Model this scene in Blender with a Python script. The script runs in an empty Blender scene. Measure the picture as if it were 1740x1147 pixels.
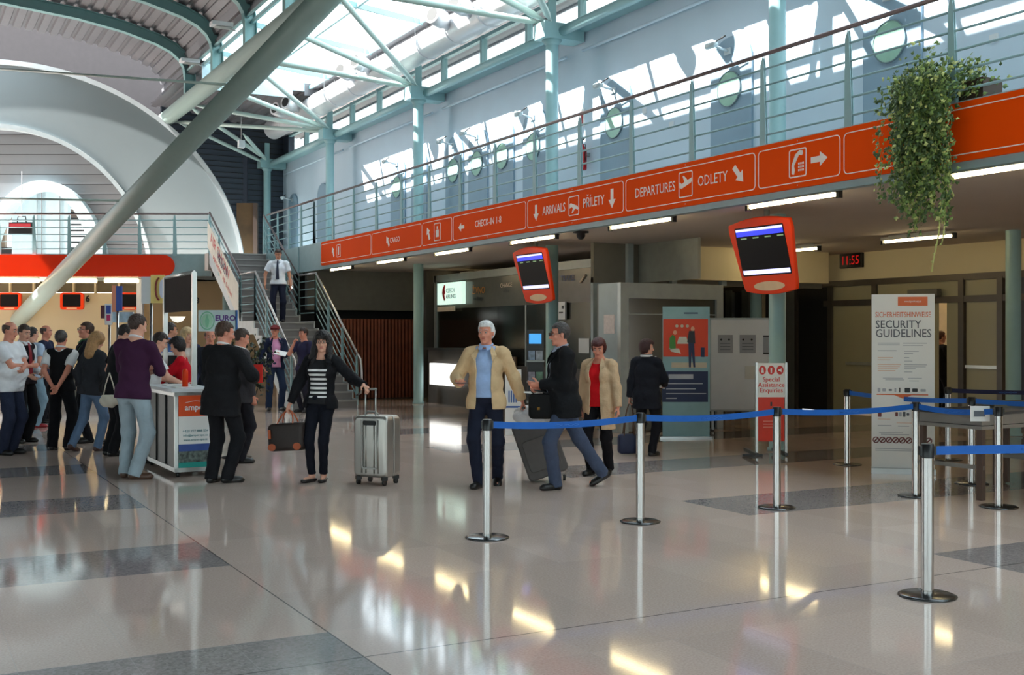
import bpy, bmesh, math, random
import numpy as np
from mathutils import Vector, Matrix
random.seed(7)
D = bpy.data; S = bpy.context.scene; COL = S.collection
PI = math.pi
# ------------------------------------------------------------------ camera
F = 1934.0; CH = 1.63; YAW = math.radians(28.45)
FW = Vector((math.sin(YAW), math.cos(YAW), 0)); RT = Vector((math.cos(YAW), -math.sin(YAW), 0))
cam = D.cameras.new('camera'); camo = D.objects.new('camera', cam); COL.objects.link(camo)
cam.sensor_width = 36; cam.lens = 36*F/1740; cam.shift_y = -3.5/1740
cam.clip_start = .1; cam.clip_end = 500
camo.location = (0, 0, CH); camo.rotation_euler = (PI/2, 0, -YAW)
S.camera = camo
S.view_settings.view_transform = 'Standard'; S.view_settings.look = 'None'
S.view_settings.gamma = 1; S.view_settings.use_curve_mapping = False
S.view_settings.exposure = 0.92
# ------------------------------------------------------------------ world and sun
W = D.worlds.new('sky'); S.world = W; W.use_nodes = True
nt = W.node_tree; nt.nodes.clear()
wo = nt.nodes.new('ShaderNodeOutputWorld'); bg = nt.nodes.new('ShaderNodeBackground')
tc = nt.nodes.new('ShaderNodeTexCoord'); sp = nt.nodes.new('ShaderNodeSeparateXYZ'); cr = nt.nodes.new('ShaderNodeValToRGB')
nt.links.new(tc.outputs['Generated'], sp.inputs[0]); nt.links.new(sp.outputs[2], cr.inputs[0])
cr.color_ramp.elements[0].position = 0.0; cr.color_ramp.elements[0].color = (.62, .62, .60, 1)
cr.color_ramp.elements[1].position = .35; cr.color_ramp.elements[1].color = (.80, .93, 1.0, 1)
nt.links.new(cr.outputs[0], bg.inputs[0]); bg.inputs[1].default_value = 2.6
nt.links.new(bg.outputs[0], wo.inputs[0])
sl = D.lights.new('sun', 'SUN'); sl.energy = 18.0; sl.angle = .01; sl.color = (1, .97, .92)
slo = D.objects.new('sun', sl); COL.objects.link(slo)
slo.rotation_euler = Vector((1, -.44, -1.21)).to_track_quat('-Z', 'Y').to_euler()
S.cycles.max_bounces = 7; S.cycles.diffuse_bounces = 4; S.cycles.glossy_bounces = 3; S.cycles.transmission_bounces = 4
S.cycles.transparent_max_bounces = 12; S.cycles.sample_clamp_indirect = 8; S.cycles.caustics_reflective = False; S.cycles.caustics_refractive = False
S.cycles.use_denoising = True
# ------------------------------------------------------------------ pixel helpers (measuring the photograph)
def fl(x, y):
    Z = CH*F/(y-570); r = Z*(x-870)/F
    return FW*Z + RT*r
def az(x, y, Z):
    v = FW*Z + RT*(Z*(x-870)/F); v.z = CH+(570-y)*Z/F
    return v
def yx(x, X):
    u = (x-870)/F
    return X*(math.cos(YAW)-u*math.sin(YAW))/(math.sin(YAW)+u*math.cos(YAW))
def onx(x, y, X):
    Y = yx(x, X); Z = FW.x*X+FW.y*Y
    return Vector((X, Y, CH+(570-y)*Z/F))
def fpt(r, Z, h=0): v = FW*Z+RT*r; v.z = h; return v
# ------------------------------------------------------------------ materials
MATS = {}
def s2l(c): return tuple(((x/255)/12.92 if x/255 <= .04045 else ((x/255+.055)/1.055)**2.4) for x in c)
def mat(name, rgb, rough=.6, metal=0, emit=0, var=.06, scale=6, bump=0, spec=.5, sheen=0, bscale=None, alpha=None, ecol=None):
    if name in MATS: return MATS[name]
    m = D.materials.new(name); m.use_nodes = True; n = m.node_tree; b = n.nodes['Principled BSDF']
    c = s2l(rgb)
    t = n.nodes.new('ShaderNodeTexCoord'); no = n.nodes.new('ShaderNodeTexNoise'); no.inputs['Scale'].default_value = scale; no.inputs['Detail'].default_value = 4
    n.links.new(t.outputs['Object'], no.inputs['Vector'])
    r = n.nodes.new('ShaderNodeValToRGB'); r.color_ramp.elements[0].position = .3; r.color_ramp.elements[1].position = .7
    r.color_ramp.elements[0].color = (*[x*(1-var) for x in c], 1); r.color_ramp.elements[1].color = (*[min(1, x*(1+var)) for x in c], 1)
    n.links.new(no.outputs[0], r.inputs[0]); n.links.new(r.outputs[0], b.inputs['Base Color'])
    b.inputs['Roughness'].default_value = rough; b.inputs['Metallic'].default_value = metal; b.inputs['Specular IOR Level'].default_value = spec
    if sheen: b.inputs['Sheen Weight'].default_value = sheen
    if emit:
        b.inputs['Emission Color'].default_value = (*(s2l(ecol) if ecol else c), 1); b.inputs['Emission Strength'].default_value = emit
    if bump:
        nb = n.nodes.new('ShaderNodeTexNoise'); nb.inputs['Scale'].default_value = bscale or scale*8; nb.inputs['Detail'].default_value = 3
        n.links.new(t.outputs['Object'], nb.inputs['Vector'])
        bp = n.nodes.new('ShaderNodeBump'); bp.inputs['Strength'].default_value = bump; bp.inputs['Distance'].default_value = .02
        n.links.new(nb.outputs[0], bp.inputs['Height']); n.links.new(bp.outputs[0], b.inputs['Normal'])
    if alpha is not None: b.inputs['Alpha'].default_value = alpha
    MATS[name] = m; return m
def glass(name, tint=(240, 246, 246), refl=.12, rough=.02, edge=.5):
    if name in MATS: return MATS[name]
    m = D.materials.new(name); m.use_nodes = True; n = m.node_tree; n.nodes.clear()
    o = n.nodes.new('ShaderNodeOutputMaterial'); tr = n.nodes.new('ShaderNodeBsdfTransparent'); g = n.nodes.new('ShaderNodeBsdfGlossy'); mx = n.nodes.new('ShaderNodeMixShader')
    lw = n.nodes.new('ShaderNodeLayerWeight'); lw.inputs[0].default_value = .35; mu = n.nodes.new('ShaderNodeMath'); mu.operation = 'MULTIPLY_ADD'; mu.inputs[1].default_value = edge; mu.inputs[2].default_value = refl*.5
    n.links.new(lw.outputs[0], mu.inputs[0]); n.links.new(mu.outputs[0], mx.inputs[0])
    no = n.nodes.new('ShaderNodeTexNoise'); no.inputs['Scale'].default_value = .8
    r = n.nodes.new('ShaderNodeValToRGB'); c = s2l(tint); r.color_ramp.elements[0].color = (*[x*.96 for x in c], 1); r.color_ramp.elements[1].color = (*c, 1)
    n.links.new(no.outputs[0], r.inputs[0]); n.links.new(r.outputs[0], tr.inputs[0])
    g.inputs['Roughness'].default_value = rough; g.inputs['Color'].default_value = (.9, .9, .9, 1)
    n.links.new(tr.outputs[0], mx.inputs[1]); n.links.new(g.outputs[0], mx.inputs[2]); n.links.new(mx.outputs[0], o.inputs[0])
    MATS[name] = m; return m
TEAL = mat('teal_paint', (150, 186, 190), .4, var=.03)
TEALD = mat('teal_steel_roof', (128, 170, 172), .45, var=.03)
TUBE = mat('pale_green_tube', (176, 196, 190), .32, var=.03)
WALLB = mat('pale_blue_plaster', (196, 212, 226), .75, var=.02, scale=2)
GREYW = mat('grey_metal_frame', (150, 156, 154), .4, metal=.4)
ORANGE = mat('orange_fascia', (250, 82, 4), .6, var=.02, scale=1, spec=.06)
ORANGE2 = mat('orange_plastic', (236, 62, 10), .4, var=.03, spec=.3)
WHITE = mat('white_print', (240, 240, 238), .5, var=.01)
WHITEP = mat('white_panel', (214, 218, 222), .5, var=.02)
BLACK = mat('black_plastic', (22, 22, 24), .35)
DARK = mat('dark_gap', (30, 30, 32), .6)
CHROME = mat('brushed_chrome', (190, 188, 186), .14, metal=1, var=.02)
STEEL = mat('satin_steel', (170, 172, 172), .3, metal=1, var=.03)
BLUE = mat('blue_webbing', (14, 98, 190), .6, var=.06, bump=.1)
CREAM = mat('cream_wall', (226, 214, 180), .6, var=.02, scale=1)
TANW = mat('tan_wall', (176, 160, 128), .6, var=.02, scale=1)
LAMP = mat('tube_light', (255, 240, 200), .5, emit=13, ecol=(255, 232, 178))
LAMP2 = mat('tube_light_gallery', (255, 240, 200), .5, emit=3, ecol=(255, 232, 178))
LAMPH = mat('lamp_housing', (226, 224, 212), .4)
CORR = mat('corrugated_deck', (112, 112, 117), .45, metal=.15, var=.04, scale=3)
CEIL = mat('soffit', (206, 196, 188), .8, var=.03, scale=1)
GLASS = glass('clear_glass')
GLASSR = glass('roof_glass', (250, 252, 252), .04, .02, .08)
GLASSD = glass('tinted_glass', (176, 184, 180), .14, .16, .3)
# ------------------------------------------------------------------ mesh builder
class MB:
    def __init__(s): s.v = []; s.f = []; s.m = []; s.sm = []; s.mats = []
    def mi(s, m):
        if m not in s.mats: s.mats.append(m)
        return s.mats.index(m)
    def add(s, vs, fs, m=None, smooth=False):
        o = len(s.v); s.v += [tuple(v) for v in vs]; k = s.mi(m)
        for f in fs: s.f.append(tuple(i+o for i in f)); s.m.append(k); s.sm.append(smooth)
        return s
    def box(s, c, size, m=None, M=None):
        x, y, z = [q/2 for q in size]; c = Vector(c)
        vs = [Vector((a*x, b*y, d*z)) for a in (-1, 1) for b in (-1, 1) for d in (-1, 1)]
        vs = [(M @ v if M else v)+c for v in vs]
        return s.add(vs, [(0, 1, 3, 2), (4, 6, 7, 5), (0, 4, 5, 1), (2, 3, 7, 6), (0, 2, 6, 4), (1, 5, 7, 3)], m)
    def bb(s, lo, hi, m=None):
        return s.box([(a+b)/2 for a, b in zip(lo, hi)], [abs(b-a) for a, b in zip(lo, hi)], m)
    def hexa(s, p, m=None):   # p: 4 bottom + 4 top points
        return s.add(p, [(3, 2, 1, 0), (4, 5, 6, 7), (0, 1, 5, 4), (1, 2, 6, 5), (2, 3, 7, 6), (3, 0, 4, 7)], m)
    def tube(s, pts, r, m=None, n=12, caps=True, closed=False):
        pts = [Vector(p) for p in pts]; rs = r if isinstance(r, (list, tuple)) else [r]*len(pts)
        vs = []; N = len(pts); up = None
        for i, p in enumerate(pts):
            a = pts[i-1] if (i > 0 or closed) else p; b = pts[(i+1) % N] if (i < N-1 or closed) else p
            t = (b-a).normalized()
            if up is None:
                up = Vector((0, 0, 1)) if abs(t.z) < .9 else Vector((1, 0, 0))
            x = t.cross(up).normalized(); y = x.cross(t).normalized(); up = y
            for k in range(n):
                q = 2*PI*k/n; vs.append(p+(x*math.cos(q)+y*math.sin(q))*rs[i])
        fs = []
        for i in range(N if closed else N-1):
            j = (i+1) % N
            for k in range(n): fs.append((i*n+k, i*n+(k+1) % n, j*n+(k+1) % n, j*n+k))
        s.add(vs, fs, m, True)
        if caps and not closed:
            o = len(s.v)-len(vs); k = s.mi(m)
            s.f.append(tuple(o+i for i in range(n))[::-1]); s.f.append(tuple(o+(N-1)*n+i for i in range(n))); s.m += [k, k]; s.sm += [False, False]
        return s
    def lathe(s, c, prof, m=None, n=32):   # prof: (r,z)
        c = Vector(c); vs = []; fs = []
        for r, z in prof:
            for k in range(n):
                q = 2*PI*k/n; vs.append(c+Vector((r*math.cos(q), r*math.sin(q), z)))
        for i in range(len(prof)-1):
            for k in range(n): fs.append((i*n+k, i*n+(k+1) % n, (i+1)*n+(k+1) % n, (i+1)*n+k))
        return s.add(vs, fs, m, True)
    def prism(s, out, o, ux, uy, un, th, m=None, smooth=False):   # polygon out (2D) on frame o,ux,uy extruded by th along un
        o = Vector(o); n = len(out)
        a = [o+ux*p[0]+uy*p[1] for p in out]; b = [q+un*th for q in a]
        s.add(a+b, [tuple(range(n)), tuple(range(2*n-1, n-1, -1))]+[(i, i+n, (i+1) % n+n, (i+1) % n) for i in range(n)], m, smooth)
        return s
    def build(s, name, m=None, parent=None, bevel=0, fix=True):
        me = D.meshes.new(name); me.from_pydata(s.v, [], s.f)
        for q in s.mats: me.materials.append(q or m)
        if s.f:
            me.polygons.foreach_set('material_index', s.m); me.polygons.foreach_set('use_smooth', s.sm)
        if fix:
            b = bmesh.new(); b.from_mesh(me); bmesh.ops.recalc_face_normals(b, faces=b.faces); b.to_mesh(me); b.free()
        o = D.objects.new(name, me); COL.objects.link(o)
        if parent:
            o.parent = parent; o.matrix_parent_inverse = pinv(parent)
        if bevel:
            q = o.modifiers.new('b', 'BEVEL'); q.width = bevel; q.segments = 2; q.limit_method = 'ANGLE'
        return o
def wm(o):
    M = Matrix.LocRotScale(o.location, o.rotation_euler, o.scale)
    return (wm(o.parent) @ o.matrix_parent_inverse @ M) if o.parent else M
def pinv(p): return wm(p).inverted()
def tag(o, label=None, cat=None, group=None, kind=None):
    if label: o['label'] = label
    if cat: o['category'] = cat
    if group: o['group'] = group
    if kind: o['kind'] = kind
    return o
def empty(name, loc, label=None, cat=None, group=None, rz=0, kind=None):
    o = D.objects.new(name, None); COL.objects.link(o); o.location = loc; o.rotation_euler = (0, 0, rz); o.empty_display_size = .1
    return tag(o, label, cat, group, kind)
def struct(o): o['kind'] = 'structure'; return o
def rrect(w, h, r, n=6, cx=0, cy=0):
    out = []
    for (sx, sy, a) in ((1, 1, 0), (-1, 1, PI/2), (-1, -1, PI), (1, -1, 1.5*PI)):
        for k in range(n+1):
            q = a+PI/2*k/n; out.append((cx+sx*(w/2-r)+r*math.cos(q), cy+sy*(h/2-r)+r*math.sin(q)))
    return out
def ellp(w, h, n=28, cx=0, cy=0): return [(cx+w/2*math.cos(2*PI*k/n), cy+h/2*math.sin(2*PI*k/n)) for k in range(n)]
def ringframe(mb, out, inn, o, ux, uy, un, th, m):
    n = len(out); o = Vector(o)
    A = [o+ux*p[0]+uy*p[1] for p in out]; B = [o+ux*p[0]+uy*p[1] for p in inn]
    A2 = [a+un*th for a in A]; B2 = [b+un*th for b in B]
    fs = []
    for i in range(n):
        j = (i+1) % n
        fs += [(i, j, n+j, n+i), (2*n+i, 3*n+i, 3*n+j, 2*n+j), (i, 2*n+i, 2*n+j, j), (n+i, n+j, 3*n+j, 3*n+i)]
    mb.add(A+B+A2+B2, fs, m)
_dg = None
def text(s, size, o, ux, uy, un, m, parent=None, name='lettering', th=.002, align='CENTER', sx=1.0, bold=0, off=.0015):
    cu = D.curves.new(name, 'FONT'); cu.body = s; cu.size = size; cu.align_x = align; cu.align_y = 'CENTER'; cu.extrude = th/2; cu.offset = bold; cu.resolution_u = 2
    t = D.objects.new(name, cu); COL.objects.link(t)
    me = D.meshes.new_from_object(t.evaluated_get(bpy.context.evaluated_depsgraph_get())); COL.objects.unlink(t); D.objects.remove(t)
    M = Matrix((ux, uy, un)).transposed().to_4x4(); M.translation = Vector(o)+un*off
    me.transform(M @ Matrix.Diagonal((sx, 1, 1, 1)))
    me.materials.clear(); me.materials.append(m); me.name = name
    ob = D.objects.new(name, me); COL.objects.link(ob)
    if parent: ob.parent = parent; ob.matrix_parent_inverse = pinv(parent)
    return ob
def copy_tree(o, parent=None):
    c = o.copy(); COL.objects.link(c); c.parent = parent
    for ch in list(o.children): copy_tree(ch, c)
    return c
UX, UY, UZ = Vector((1, 0, 0)), Vector((0, 1, 0)), Vector((0, 0, 1))
# ================================================================== FLOOR
XB, HD, HR, HFB = 9.2, 3.91, 5.03, 3.34        # balcony edge, deck, handrail, fascia bottom
YN = -11.0
XW = 11.65                                      # upper wall
def floor_mat():
    m = D.materials.new('terrazzo_tiles'); m.use_nodes = True; n = m.node_tree; L = n.links; b = n.nodes['Principled BSDF']
    tcn = n.nodes.new('ShaderNodeTexCoord'); se = n.nodes.new('ShaderNodeSeparateXYZ'); L.new(tcn.outputs['Object'], se.inputs[0])
    def M(op, a, b2=None, c=None):
        q = n.nodes.new('ShaderNodeMath'); q.operation = op
        for i, v in enumerate((a, b2, c)):
            if v is None: continue
            if isinstance(v, (int, float)): q.inputs[i].default_value = v
            else: L.new(v, q.inputs[i])
        return q.outputs[0]
    X, Y = se.outputs[0], se.outputs[1]
    # dark strip: period 3.09 in Y, 1.03 deep, outside the aisle 2.08 < X < 6.8
    fy = M('MODULO', M('ADD', M('SUBTRACT', Y, 8.04), 309.0), 3.09)
    inY = M('LESS_THAN', fy, 1.03)
    aisle = M('MULTIPLY', M('GREATER_THAN', X, 2.09), M('LESS_THAN', X, 6.8))
    inX = M('SUBTRACT', 1.0, aisle)
    far = M('LESS_THAN', Y, 40.0)
    dark = M('MULTIPLY', M('MULTIPLY', inY, inX), far)
    # joints
    def joint(c, off, per, w):
        f = M('MODULO', M('ADD', M('SUBTRACT', c, off), per*200), per)
        return M('LESS_THAN', M('MINIMUM', f, M('SUBTRACT', per, f)), w)
    j = M('MAXIMUM', joint(X, 2.09, .5233, .0022), joint(Y, 8.04, 1.03, .0022))
    ex = M('MAXIMUM', M('LESS_THAN', M('ABSOLUTE', M('SUBTRACT', X, 2.09)), .005), M('LESS_THAN', M('ABSOLUTE', M('SUBTRACT', Y, 5.43)), .006))
    # per-tile tint
    ix = M('FLOOR', M('DIVIDE', M('SUBTRACT', X, 2.09), .5233)); iy = M('FLOOR', M('DIVIDE', M('SUBTRACT', Y, 8.04), 1.03))
    cb = n.nodes.new('ShaderNodeCombineXYZ'); L.new(ix, cb.inputs[0]); L.new(iy, cb.inputs[1])
    wn = n.nodes.new('ShaderNodeTexWhiteNoise'); wn.noise_dimensions = '2D'; L.new(cb.outputs[0], wn.inputs['Vector'])
    n1 = n.nodes.new('ShaderNodeTexNoise'); n1.inputs['Scale'].default_value = 75; n1.inputs['Detail'].default_value = 3; L.new(tcn.outputs['Object'], n1.inputs['Vector'])
    n2 = n.nodes.new('ShaderNodeTexVoronoi'); n2.inputs['Scale'].default_value = 60; L.new(tcn.outputs['Object'], n2.inputs['Vector'])
    def ramp(src, c0, c1, p0=.3, p1=.7):
        r = n.nodes.new('ShaderNodeValToRGB'); r.color_ramp.elements[0].position = p0; r.color_ramp.elements[1].position = p1
        r.color_ramp.elements[0].color = (*s2l(c0), 1); r.color_ramp.elements[1].color = (*s2l(c1), 1); L.new(src, r.inputs[0]); return r.outputs[0]
    def mix(f, a, b2, bt='MIX'):
        q = n.nodes.new('ShaderNodeMix'); q.data_type = 'RGBA'; q.blend_type = bt
        if isinstance(f, (int, float)): q.inputs[0].default_value = f
        else: L.new(f, q.inputs[0])
        for s_, v in ((6, a), (7, b2)):
            if isinstance(v, tuple): q.inputs[s_].default_value = (*v, 1)
            else: L.new(v, q.inputs[s_])
        return q.outputs[2]
    light = ramp(n1.outputs[0], FLC0, FLC1)
    drk = mix(.55, ramp(n2.outputs['Color'], (128, 120, 120), (190, 180, 178), .1, .9), ramp(n1.outputs[0], (140, 131, 130), (172, 162, 160)))
    tint = M('MULTIPLY_ADD', wn.outputs[0], .10, .93)
    cx = n.nodes.new('ShaderNodeCombineXYZ'); 
    for i in range(3): L.new(tint, cx.inputs[i])
    col = mix(dark, light, drk); col = mix(1.0, col, cx.outputs[0], 'MULTIPLY')
    col = mix(M('MULTIPLY', j, .35), col, (s2l((196, 188, 184))))
    col = mix(M('MULTIPLY', ex, .75), col, (s2l((70, 66, 66))))
    L.new(col, b.inputs['Base Color'])
    n3 = n.nodes.new('ShaderNodeTexNoise'); n3.inputs['Scale'].default_value = .9; L.new(tcn.outputs['Object'], n3.inputs['Vector'])
    L.new(M('MULTIPLY_ADD', n3.outputs[0], .05, .045), b.inputs['Roughness']); b.inputs['Specular IOR Level'].default_value = .45
    n4 = n.nodes.new('ShaderNodeTexNoise'); n4.inputs['Scale'].default_value = 2.2; L.new(tcn.outputs['Object'], n4.inputs['Vector'])
    bp = n.nodes.new('ShaderNodeBump'); bp.inputs['Strength'].default_value = .018; bp.inputs['Distance'].default_value = .02; L.new(n4.outputs[0], bp.inputs['Height']); L.new(bp.outputs[0], b.inputs['Normal'])
    return m
FLC0, FLC1 = (208, 184, 172), (226, 205, 194)
fo = struct(MB().bb((-30, -12, -.2), (24, 60, 0), floor_mat()).build('floor'))
# ================================================================== UPPER STOREY (right)
COLY = [6.1+6.3*k for k in range(6)]; COLN = [-6.5, -.2]            # 6.1,12.4 ... 37.6
YEND = 37.9
mb = MB(); mb.bb((XW, YN, HD-.05), (XW+.25, YEND, 7.55), WALLB); struct(mb.build('wall_right'))
# balcony deck + soffit
mb = MB(); mb.bb((XB+.05, YN, HFB+.0), (XW+.3, YEND, HD-.03), CEIL); mb.bb((XB, YN, HD-.03), (XW, YEND, HD+.02), mat('deck_edge', (168, 186, 188), .5)); struct(mb.build('balcony_deck'))
mb = MB(); mb.bb((XW+.3, YN, HFB), (18.2, YEND, HFB+.3), CEIL); struct(mb.build('ceiling_lower'))
# grey fascia under and behind the orange boards
mb = MB(); mb.bb((XB-.02, YN, HFB-.09), (XB+.1, 28.5, HD), mat('fascia_grey', (146, 172, 176), .45)); struct(mb.build('fascia'))
# columns
def column(x, y, h0, h1, nm='column'):
    mb = MB(); mb.lathe((x, y, 0), [(.0, h0), (.14, h0), (.14, h0+.04), (.12, h0+.05), (.12, h1)], TEAL, 24)
    return struct(mb.build(nm))
for y in COLY[:6]: column(11.0, y, 0, 7.3)
for y in COLY[1:5]: column(16.0, y, 0, HFB)
# node heads on the columns
for y in COLY[1:]:
    mb = MB(); mb.bb((10.72, y-.2, 7.25), (11.6, y+.2, 7.55), TEAL)
    mb.bb((10.92, y-.02, 7.5), (11.08, y+.02, 8.1), TEAL); mb.lathe((11, y, 0), [(.13, 7.15), (.2, 7.26), (.0, 7.26)], TEAL, 20)
    struct(mb.build('beam_bracket'))
for a, b in zip((COLN+COLY)[:-1], (COLN+COLY)[1:]):
    mb = MB(); mb.tube([(11.12, a+.2, 7.4), (11.12, b-.2, 7.4)], .09, TEAL, 14); mb.bb((11.4, a, 7.45), (XW+.02, b, 7.66), TEAL)
    mb.tube([(11.5, a+.3, 7.05), (11.5, b-.3, 7.05)], .03, WALLB, 8)
    struct(mb.build('beam_wall'))
# clerestory windows above the wall
wn_ = 1
for a, b in zip((COLN+COLY)[:-1], (COLN+COLY)[1:]):
    for q in range(3):
        y0 = a+(b-a)*q/3; y1 = a+(b-a)*(q+1)/3
        mb = MB(); t = .05
        mb.bb((XW, y0, 7.6), (XW+.12, y1, 7.68), TEAL); mb.bb((XW, y0, 8.32), (XW+.12, y1, 8.4), TEAL); mb.bb((XW-.02, y0, 7.6), (XW+.12, y0+.09, 8.4), TEAL)
        o = struct(mb.build('window_%d' % wn_)); wn_ += 1
        MB().bb((XW+.05, y0+.09, 7.68), (XW+.06, y1, 8.32), GLASS).build('pane', parent=o)
mb = MB(); mb.bb((XW, YEND-.6, 7.55), (XW+.2, YEND, 8.4), mat('dark_blue_wall', (60, 70, 84), .6)); struct(mb.build('wall_corner'))
# corrugated strips
def corrug(p0, p1, along, length, pitch, depth, th, m, name):
    """deck from p0 to p1 (across), extruded profile runs along p0->p1; ribs repeat in direction `along`"""
    p0 = Vector(p0); p1 = Vector(p1); al = Vector(along); nrm = (p1-p0).normalized().cross(al).normalized()
    if nrm.z < 0: nrm = -nrm
    n = int(length/pitch); mb = MB(); prof = []
    for i in range(n):
        b = i*pitch
        prof += [(b, 0), (b+pitch*.62, 0), (b+pitch*.7, depth), (b+pitch*.92, depth)]
    prof.append((n*pitch, 0))
    vs = []
    for (a, d) in prof:
        for q in (p0, p1): vs.append(q+al*a+nrm*d)
    for (a, d) in prof:
        for q in (p0, p1): vs.append(q+al*a+nrm*(depth+th))
    k = len(prof); fs = []
    for i in range(k-1):
        fs.append((2*i, 2*i+1, 2*i+3, 2*i+2)); fs.append((2*k+2*i, 2*k+2*i+2, 2*k+2*i+3, 2*k+2*i+1))
    mb.add(vs, fs, m); return struct(mb.build(name))
SKY_END = 31.5
def deck_y(x0, z0, x1, z1, y0, y1, nm):
    L = x1-x0; n = int(L/.3); mb = MB(); prof = []
    for i in range(n):
        for (f, d) in ((0, 0), (.6, 0), (.7, .05), (.92, .05)): t = (i+f)/n; prof.append((x0+L*t, z0+(z1-z0)*t+d))
    prof.append((x1, z1)); k = len(prof)
    vs = [(x, y, z) for (x, z) in prof for y in (y0, y1)]+[(x, y, z+.1) for (x, z) in prof for y in (y0, y1)]
    mb.add(vs, [(2*i, 2*i+1, 2*i+3, 2*i+2) for i in range(k-1)]+[(2*k+2*i, 2*k+2*i+2, 2*k+2*i+3, 2*k+2*i+1) for i in range(k-1)], CORR); return struct(mb.build(nm, fix=False))
deck_y(10.45, 8.72, XW+.7, 8.42, YN, SKY_END, 'ceiling_deck_strip')
deck_y(7.3, 9.1, XW+.7, 8.42, SKY_END, YEND+.3, 'ceiling_deck_end')
# skylight: rafters, purlins, glass
mb = MB()
def sk(x): return 9.12-(x-7.42)*.11
for y in np.arange(YN, SKY_END+.1, 3.15): mb.hexa([(7.42, y-.03, sk(7.42)-.12), (10.5, y-.03, sk(10.5)-.12), (10.5, y+.03, sk(10.5)-.12), (7.42, y+.03, sk(7.42)-.12), (7.42, y-.03, sk(7.42)), (10.5, y-.03, sk(10.5)), (10.5, y+.03, sk(10.5)), (7.42, y+.03, sk(7.42))], TEAL)
for x in (7.45, 8.95, 10.45): mb.bb((x-.03, YN, sk(x)-.1), (x+.03, SKY_END, sk(x)), TEAL)
o = struct(mb.build('skylight_frame'))
MB().add([(7.42, YN, sk(7.42)+.02), (10.48, YN, sk(10.48)+.02), (10.48, SKY_END, sk(10.48)+.02), (7.42, SKY_END, sk(7.42)+.02)], [(0, 1, 2, 3)], GLASSR).build('pane', parent=o)
mb = MB(); mb.bb((7.4, SKY_END-.03, 8.4), (9.95, SKY_END+.05, 9.1), mat('bright_gable', (190, 214, 224), .5)); mb.bb((10.3, SKY_END-.03, 8.5), (XW+.6, SKY_END+.05, 8.85), CORR); mb.bb((9.9, SKY_END-.02, 8.62), (10.5, SKY_END+.05, 9.0), MATS['bright_gable']); struct(mb.build('trim_1'))
# ridge tube on which the vault posts stand
TX, TH = 7.4, 8.35
mb = MB(); mb.tube([(TX, YN, TH), (TX, 36.4, TH)], .23, mat('giant_tube_paint', (142, 162, 156), .35, var=.02), 24); struct(mb.build('beam_ridge'))
# vault
vault = [(7.35, 9.15), (7.33, 9.45), (7.2, 9.75), (6.95, 9.98), (6.5, 10.18), (5.6, 10.42), (4.4, 10.62), (2.5, 10.78), (0, 10.75), (-3, 10.4), (-6, 9.6), (-9, 8.2), (-12, 6.0)]
def vault_surface():
    P = [Vector((x, z)) for x, z in vault]; cum = [0]
    for i in range(1, len(P)): cum.append(cum[-1]+(P[i]-P[i-1]).length)
    def at(d):
        for i in range(1, len(P)):
            if d <= cum[i] or i == len(P)-1:
                t = (d-cum[i-1])/(cum[i]-cum[i-1]); v = (P[i]-P[i-1]).normalized(); return P[i-1].lerp(P[i], min(t, 1)), Vector((v.y, -v.x))
    prof = []; d = 0; pitch = .34
    while d < cum[-1]-pitch:
        for (f, e) in ((0, 0), (.58, 0), (.68, .07), (.90, .07)):
            p, n_ = at(d+f*pitch); n_ = -n_ if n_.y < 0 and p.x < 7 else n_
            n_ = n_ if (n_.y > 0 or p.x > 7) else -n_; prof.append(p+n_*e*(1 if p.x < 7.0 else 1))
        d += pitch
    mb = MB(); k = len(prof)
    for off in (0, .16):
        vs = [(p.x+(off if p.x > 7 else 0), y, p.y+off) for p in prof for y in (YN, 36.6)]
        mb.add(vs, [(2*i, 2*i+1, 2*i+3, 2*i+2) for i in range(k-1)], CORR)
    return struct(mb.build('ceiling_vault', fix=False))
vault_surface()
# ribs: teal I sections with a corner turned down into a post on the tube
ribp = [(7.4, 8.5), (7.4, 9.0), (7.36, 9.3), (7.22, 9.55), (6.95, 9.78), (6.5, 9.98), (5.6, 10.22), (4.4, 10.42), (2.5, 10.58), (0, 10.55), (-3, 10.2), (-6, 9.4), (-9, 8.0), (-12, 5.8)]
RIBY = [33.0-3.15*k for k in range(14)]
def rib(y):
    mb = MB(); w = .11; t = .15; n = len(ribp); off = []
    for i, p in enumerate(ribp):
        a = Vector(ribp[max(0, i-1)]); b = Vector(ribp[min(n-1, i+1)]); d = (b-a).normalized(); nn = Vector((-d.y, d.x)); nn = -nn if nn.dot(Vector((0, 0))-Vector(p)) < 0 and False else nn
        off.append(nn)
    for (ww, t0, t1) in ((w, -t, -t+.025), (w, t-.025, t), (.02, -t, t)):
        vs = []
        for p, q in zip(ribp, off):
            for (s_, tt) in ((-1, t0), (1, t0), (1, t1), (-1, t1)): vs.append((p[0]+q.x*tt, y+s_*ww, p[1]+q.y*tt))
        fs = []
        for i in range(n-1):
            for k in range(4): fs.append((i*4+k, i*4+(k+1) % 4, (i+1)*4+(k+1) % 4, (i+1)*4+k))
        fs += [(0, 1, 2, 3), tuple((n-1)*4+k for k in (3, 2, 1, 0))]
        mb.add(vs, fs, TEALD)
    return struct(mb.build('beam_arch'))
for y in RIBY: rib(y)
mb = MB(); mb.bb((7.15, YN, 9.98), (7.76, 34, 10.08), CORR); struct(mb.build('sun_blocker_slab'))  # added slab: blocks sun so the upper wall patches end higher
# side windows between skylight and vault
mb = MB()
for z in (9.16, 9.9): mb.bb((7.3, YN, z), (7.36, 33, z+.05), TEAL)
o = struct(mb.build('window_strip_frame')); 
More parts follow.
